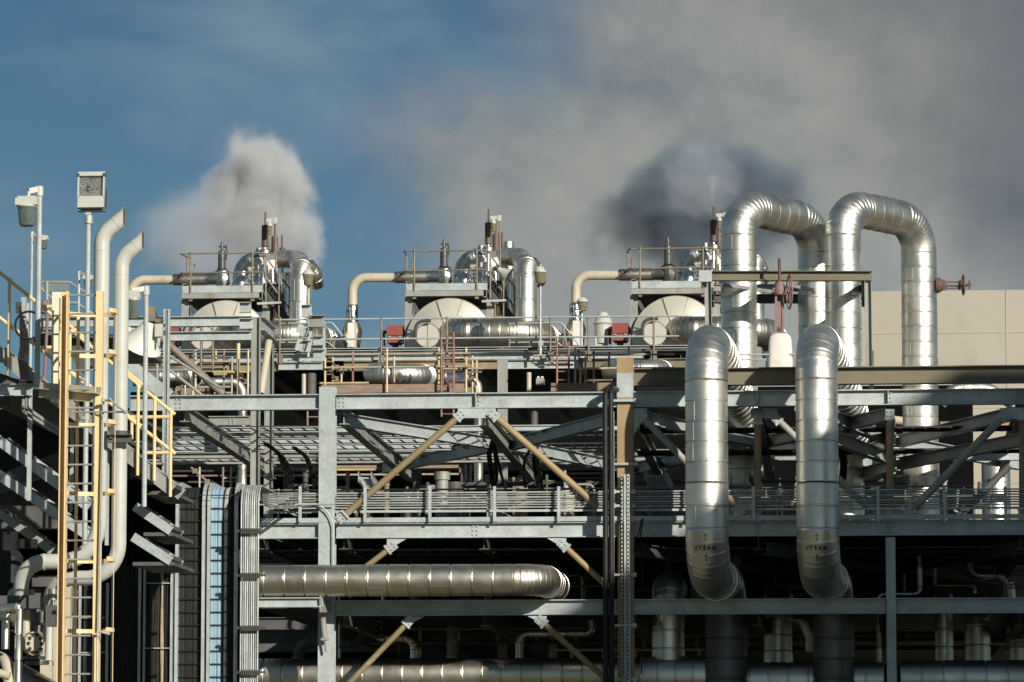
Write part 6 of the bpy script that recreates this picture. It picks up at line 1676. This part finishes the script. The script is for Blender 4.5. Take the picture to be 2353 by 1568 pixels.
# steam chest: flanged cream elbow, grey valve, big brown header
mb = MB(); mb.tube(fillet([q20(375, 430, Y0 + .8), q20(380, 1010, Y0 + .8), q20(450, 1010, Y0 + .8)], .3, 8), k20(75), 24)
mbf = MB(); ax = (EX * .8 - EY * .6); mbf.lathe(q20(440, 1005, Y0 + .7), ax, [(k20(150), 0), (k20(178), .02), (k20(178), .1)], 32)
mbb = MB()
for i in range(10):
    th = 2 * math.pi * i / 10; e1 = ax.cross(EZ).normalized(); c = q20(440, 1005, Y0 + .7) + ax * .0 + (e1 * math.cos(th) + EZ * math.sin(th)) * k20(135) + ax * .1; mbb.tube([c, c + ax * .04], .028, 6)
adds("flanged_elbow", "cream elbow with a bolted round flange at lower left", "pipe", [("elbow", mb, CREAMD), ("flange", mbf, CREAMD), ("bolts", mbb, DARKV)])
mb = MB(); mb.lathe(q20(520, 1160, Y0 + 1.0), EZ, [(k20(110), 0), (k20(110), k20(380)), (k20(120), k20(385)), (k20(120), k20(430)), (k20(70), k20(440)), (k20(70), k20(690))], 28)
mb2 = MB(); mb2.lathe(q20(500, 1235, Y0 + 1.0), EZ, [(k20(170), 0), (k20(170), k20(45)), (k20(90), k20(60))], 28); mb2.lathe(q20(540, 1310, Y0 + 1.0), EZ, [(k20(180), 0), (k20(180), k20(50))], 28)
mb3 = MB(); mb3.lathe(q20(625, 700, Y0 + .9), EZ, [(k20(75), 0), (k20(75), k20(170))], 24); mb3.lathe(q20(470, 330, Y0 + .9), EZ, [(k20(36), 0), (k20(36), k20(110)), (k20(20), k20(120))], 18); mb3.lathe(q20(770, 370, Y0 + .9), EZ, [(k20(68), 0), (k20(68), k20(170))], 24); mb3.tube([q20(780, 370, Y0 + .8), q20(770, 1640, Y0 + .8)], k20(10), 8)
mb4 = MB(); mb4.bar(q20(-40, 410, Y0 + .5), q20(600, 400, Y0 + .5), .2, .22); mb4.bar(q20(480, 95, Y0 + 1.2), q20(840, 95, Y0 + 1.2), .2, .18); mb4.bar(q20(690, 600, Y0 + .9), q20(830, 600, Y0 + .9), .3, .34); mb4.bar(q20(600, 160, Y0 + 1.4), q20(650, 480, Y0 + 1.4), .2, .3)
adds("control_valve", "dark grey flanged control valve at lower left behind the ladder", "valve", [("body", mb, mat("grey_valve_paint", (.16, .165, .15), .4, .1, .1, 4)), ("flanges", mb2, DARKV), ("actuator", mb3, mat("steel_actuator", (.25, .25, .22), .4, .6, .15, 4)), ("bracket", mb4, SHADESTL)])
mb = MB(); mb.tube([q20(740, 330, Y0 + 2), q20(705, 1260, Y0 + 2)], k20(62), 20); mb.lathe(q20(705, 1250, Y0 + 2), EZ, [(k20(85), 0), (k20(85), k20(40))], 20); solo("upright_pipe", mb, CREAM, "upright cream pipe leg behind the grey control valve", "pipe")
mb = MB(); d = (q20(820, 1620, Y0 + .3) - q20(300, 1330, Y0 + 1.6)); mb.tube([q20(330, 1500, Y0 + 1.6) - d * .3, q20(330, 1500, Y0 + 1.6) + d * 1.2], k20(190), 32); solo("brown_header", mb, mat("greasy_brown_cladding", (.24, .19, .135), .38, .4, .15, 2, stain=[((.12, .08, .05), .5, .75, 3)]), "big greasy brown header pipe across the lower left corner", "header")
mb = MB(); mb.tube(fillet([q20(-80, 1180, Y0 + .5), q20(100, 1250, Y0 + .2), q20(150, 1700, Y0)], .25, 6), k20(90), 24); mb.tube([q20(-60, 1420, Y0 - .3), q20(140, 1480, Y0 - .3)], k20(62), 20); solo("cream_pipes", mb, CREAMD, "cream pipe bend cut by the lower left corner", "pipe")
mb = MB(); mb.box(at(8, 1345, Y0 + 3.5), .35, .1, .9); mb.box(at(128, 1480, Y0 + 3.2), .5, .1, 1.9); solo("pale_panel", mb, CREAMD, "pale cream panels behind the lower left pipes", "panel")
mb = MB(); mb.lathe(at(18, 1350, Y0 + 2), EZ, [(.25, -1.2), (.25, .5), (.18, .6)], 20); mb.box(at(10, 1290, Y0 + 2.2), .4, .3, 1); mb.box(at(50, 1250, Y0 + 2.5), .5, .2, .15); solo("black_vessel", mb, BLACK, "black cylinder behind the lower left elbow", "vessel")
mb = MB(); a = A(t3, 645, 720, 72.5); mb.add([A(t3, 590, 740, 72.5), A(t3, 605, 718, 72.5), A(t3, 680, 718, 72.5), A(t3, 698, 755, 72.5), A(t3, 612, 1085, 72.5), A(t3, 596, 1085, 72.5)], [(0, 1, 2, 3, 4, 5)])
n = len(mb.v); mb.v += [p + EY * .05 for p in mb.v]; mb.t += [.5] * n; mb.f += [tuple(range(n, 2 * n))[::-1]] + [(i, (i + 1) % n, n + (i + 1) % n, n + i) for i in range(n)]
solo("hopper_plate", mb, OLIVE, "olive tapered plate behind the lower ladder rungs", "plate")
# ---------------------------------------------------------------- steam
def plume(name, label, cu, cv, wu, wv, Y, dens, col, scale, thr, depth=None, soft=.55, seed=0.0, stretch=(1, 1, 1), aniso=0.0, det=5, edge=.34):
    me = bpy.data.meshes.new(name); bm = bmesh.new(); bmesh.ops.create_icosphere(bm, subdivisions=3, radius=1.0); bm.to_mesh(me); bm.free()
    o = bpy.data.objects.new(name, me); o.location = at(cu, cv, Y)
    rx, rz = m(wu, Y), m(wv, Y)
    o.scale = (rx, depth or rx, rz); COL.objects.link(o)
    M = bpy.data.materials.new(name); M.use_nodes = True; N, L = M.node_tree.nodes, M.node_tree.links; N.clear()
    out = N.new('ShaderNodeOutputMaterial'); pv = N.new('ShaderNodeVolumePrincipled'); L.new(pv.outputs[0], out.inputs['Volume'])
    pv.inputs['Color'].default_value = (*col, 1); pv.inputs['Anisotropy'].default_value = aniso
    tc = N.new('ShaderNodeTexCoord'); mp = N.new('ShaderNodeMapping'); L.new(tc.outputs['Object'], mp.inputs[0]); mp.inputs['Location'].default_value = (seed, seed * .7, seed * 1.3); mp.inputs['Scale'].default_value = stretch
    nz = N.new('ShaderNodeTexNoise'); nz.inputs['Scale'].default_value, nz.inputs['Detail'].default_value, nz.inputs['Roughness'].default_value = scale, det, .55; nz.inputs['Distortion'].default_value = .4; L.new(mp.outputs[0], nz.inputs['Vector'])
    ln = N.new('ShaderNodeVectorMath'); ln.operation = 'LENGTH'; L.new(tc.outputs['Object'], ln.inputs[0])
    a = N.new('ShaderNodeMath'); a.operation = 'SUBTRACT'; a.inputs[0].default_value = 1.0; L.new(ln.outputs['Value'], a.inputs[1])
    b = N.new('ShaderNodeMath'); b.operation = 'MULTIPLY_ADD'; L.new(a.outputs[0], b.inputs[0]); b.inputs[1].default_value = soft; L.new(nz.outputs['Fac'], b.inputs[2])
    r = N.new('ShaderNodeMapRange'); r.interpolation_type = 'SMOOTHSTEP'; L.new(b.outputs[0], r.inputs[0]); r.inputs[1].default_value, r.inputs[2].default_value, r.inputs[3].default_value, r.inputs[4].default_value = thr, thr + edge, 0, dens
    fall = N.new('ShaderNodeMapRange'); fall.interpolation_type = 'SMOOTHSTEP'; L.new(a.outputs[0], fall.inputs[0]); fall.inputs[1].default_value, fall.inputs[2].default_value = 0.02, .42
    mm = N.new('ShaderNodeMath'); mm.operation = 'MULTIPLY'; L.new(r.outputs[0], mm.inputs[0]); L.new(fall.outputs[0], mm.inputs[1])
    L.new(mm.outputs[0], pv.inputs['Density']); me.materials.append(M)
    return tag(o, label, "steam", None, "stuff")
plume("steam_plume", "white billowing steam plume rising over the left vessel's silencers", 592, 458, 168, 205, 119, 2.4, (.97, .97, .97), 2.5, .60, 2.2, .68, 1.3, det=9, edge=.30)
plume("steam_drift", "greyer steam drifting left from the plume, behind the left vessel", 490, 560, 230, 200, 118, .5, (.95, .95, .97), 2.0, .52, 2.2, .6, 3.1, det=7)
plume("steam_puff", "small bright steam puff right of the left silencers", 690, 560, 82, 105, 117, 1.5, (.97, .97, .97), 2.4, .56, 1.1, .66, 8.4, det=7)
plume("shade_tinted_plume", "steam plume tinted dark blue grey as shade, behind the tall silver loops", 1640, 475, 310, 205, 124, 1.4, (.32, .385, .47), 2.7, .60, 2.6, .58, 5.2, det=8, edge=.20)  # low albedo colour stands in for the plume lying in shade
plume("shade_tinted_drift", "faint steam patch tinted dark as shade, left of the dark plume", 1450, 530, 170, 140, 125, .7, (.30, .37, .45), 2.2, .60, 1.8, .5, 2.7, det=7)  # same shade put into the steam colour as in the plume
plume("light_steam_puff", "paler steam puff inside the dark plume above the right silencer", 1606, 415, 135, 125, 119, .6, (.75, .80, .85), 2.8, .58, 1.0, .6, 6.6, det=8, edge=.24)
def jet(label, u, vb, vt, wt, Y, dens):
    a, b = at(u, vb, Y), at(u, vt, Y); h = b.z - a.z
    mb = MB(); mb.lathe(a, EZ, [(.02, 0), (m(wt * .25, Y), h * .35), (m(wt * .6, Y), h * .7), (m(wt, Y), h)], 16)
    M = bpy.data.materials.new("steam_jet"); M.use_nodes = True; N, L = M.node_tree.nodes, M.node_tree.links; N.clear()
    out = N.new('ShaderNodeOutputMaterial'); pv = N.new('ShaderNodeVolumePrincipled'); L.new(pv.outputs[0], out.inputs['Volume']); pv.inputs['Color'].default_value = (.96, .96, .96, 1)
    tc = N.new('ShaderNodeTexCoord'); sx = N.new('ShaderNodeSeparateXYZ'); L.new(tc.outputs['Object'], sx.inputs[0])
    r = N.new('ShaderNodeMapRange'); L.new(sx.outputs[2], r.inputs[0]); r.inputs[1].default_value, r.inputs[2].default_value, r.inputs[3].default_value, r.inputs[4].default_value = 0, h, dens, 0; L.new(r.outputs[0], pv.inputs['Density'])
    return tag(obj("steam_jet", mb, M), label, "steam", None, "stuff")
jet("thin steam jet from the tall left silencer", 613, 488, 425, 11, 114, 3.0)
jet("thin steam jet behind the left lamp arm", 637, 502, 425, 14, 115, 2.5)
jet("thin steam jet from the rightmost left vent", 679, 565, 470, 16, 115, 2.5)
jet("thin steam jet from the right brown silencer", 1637, 474, 400, 16, 114, 3.0)
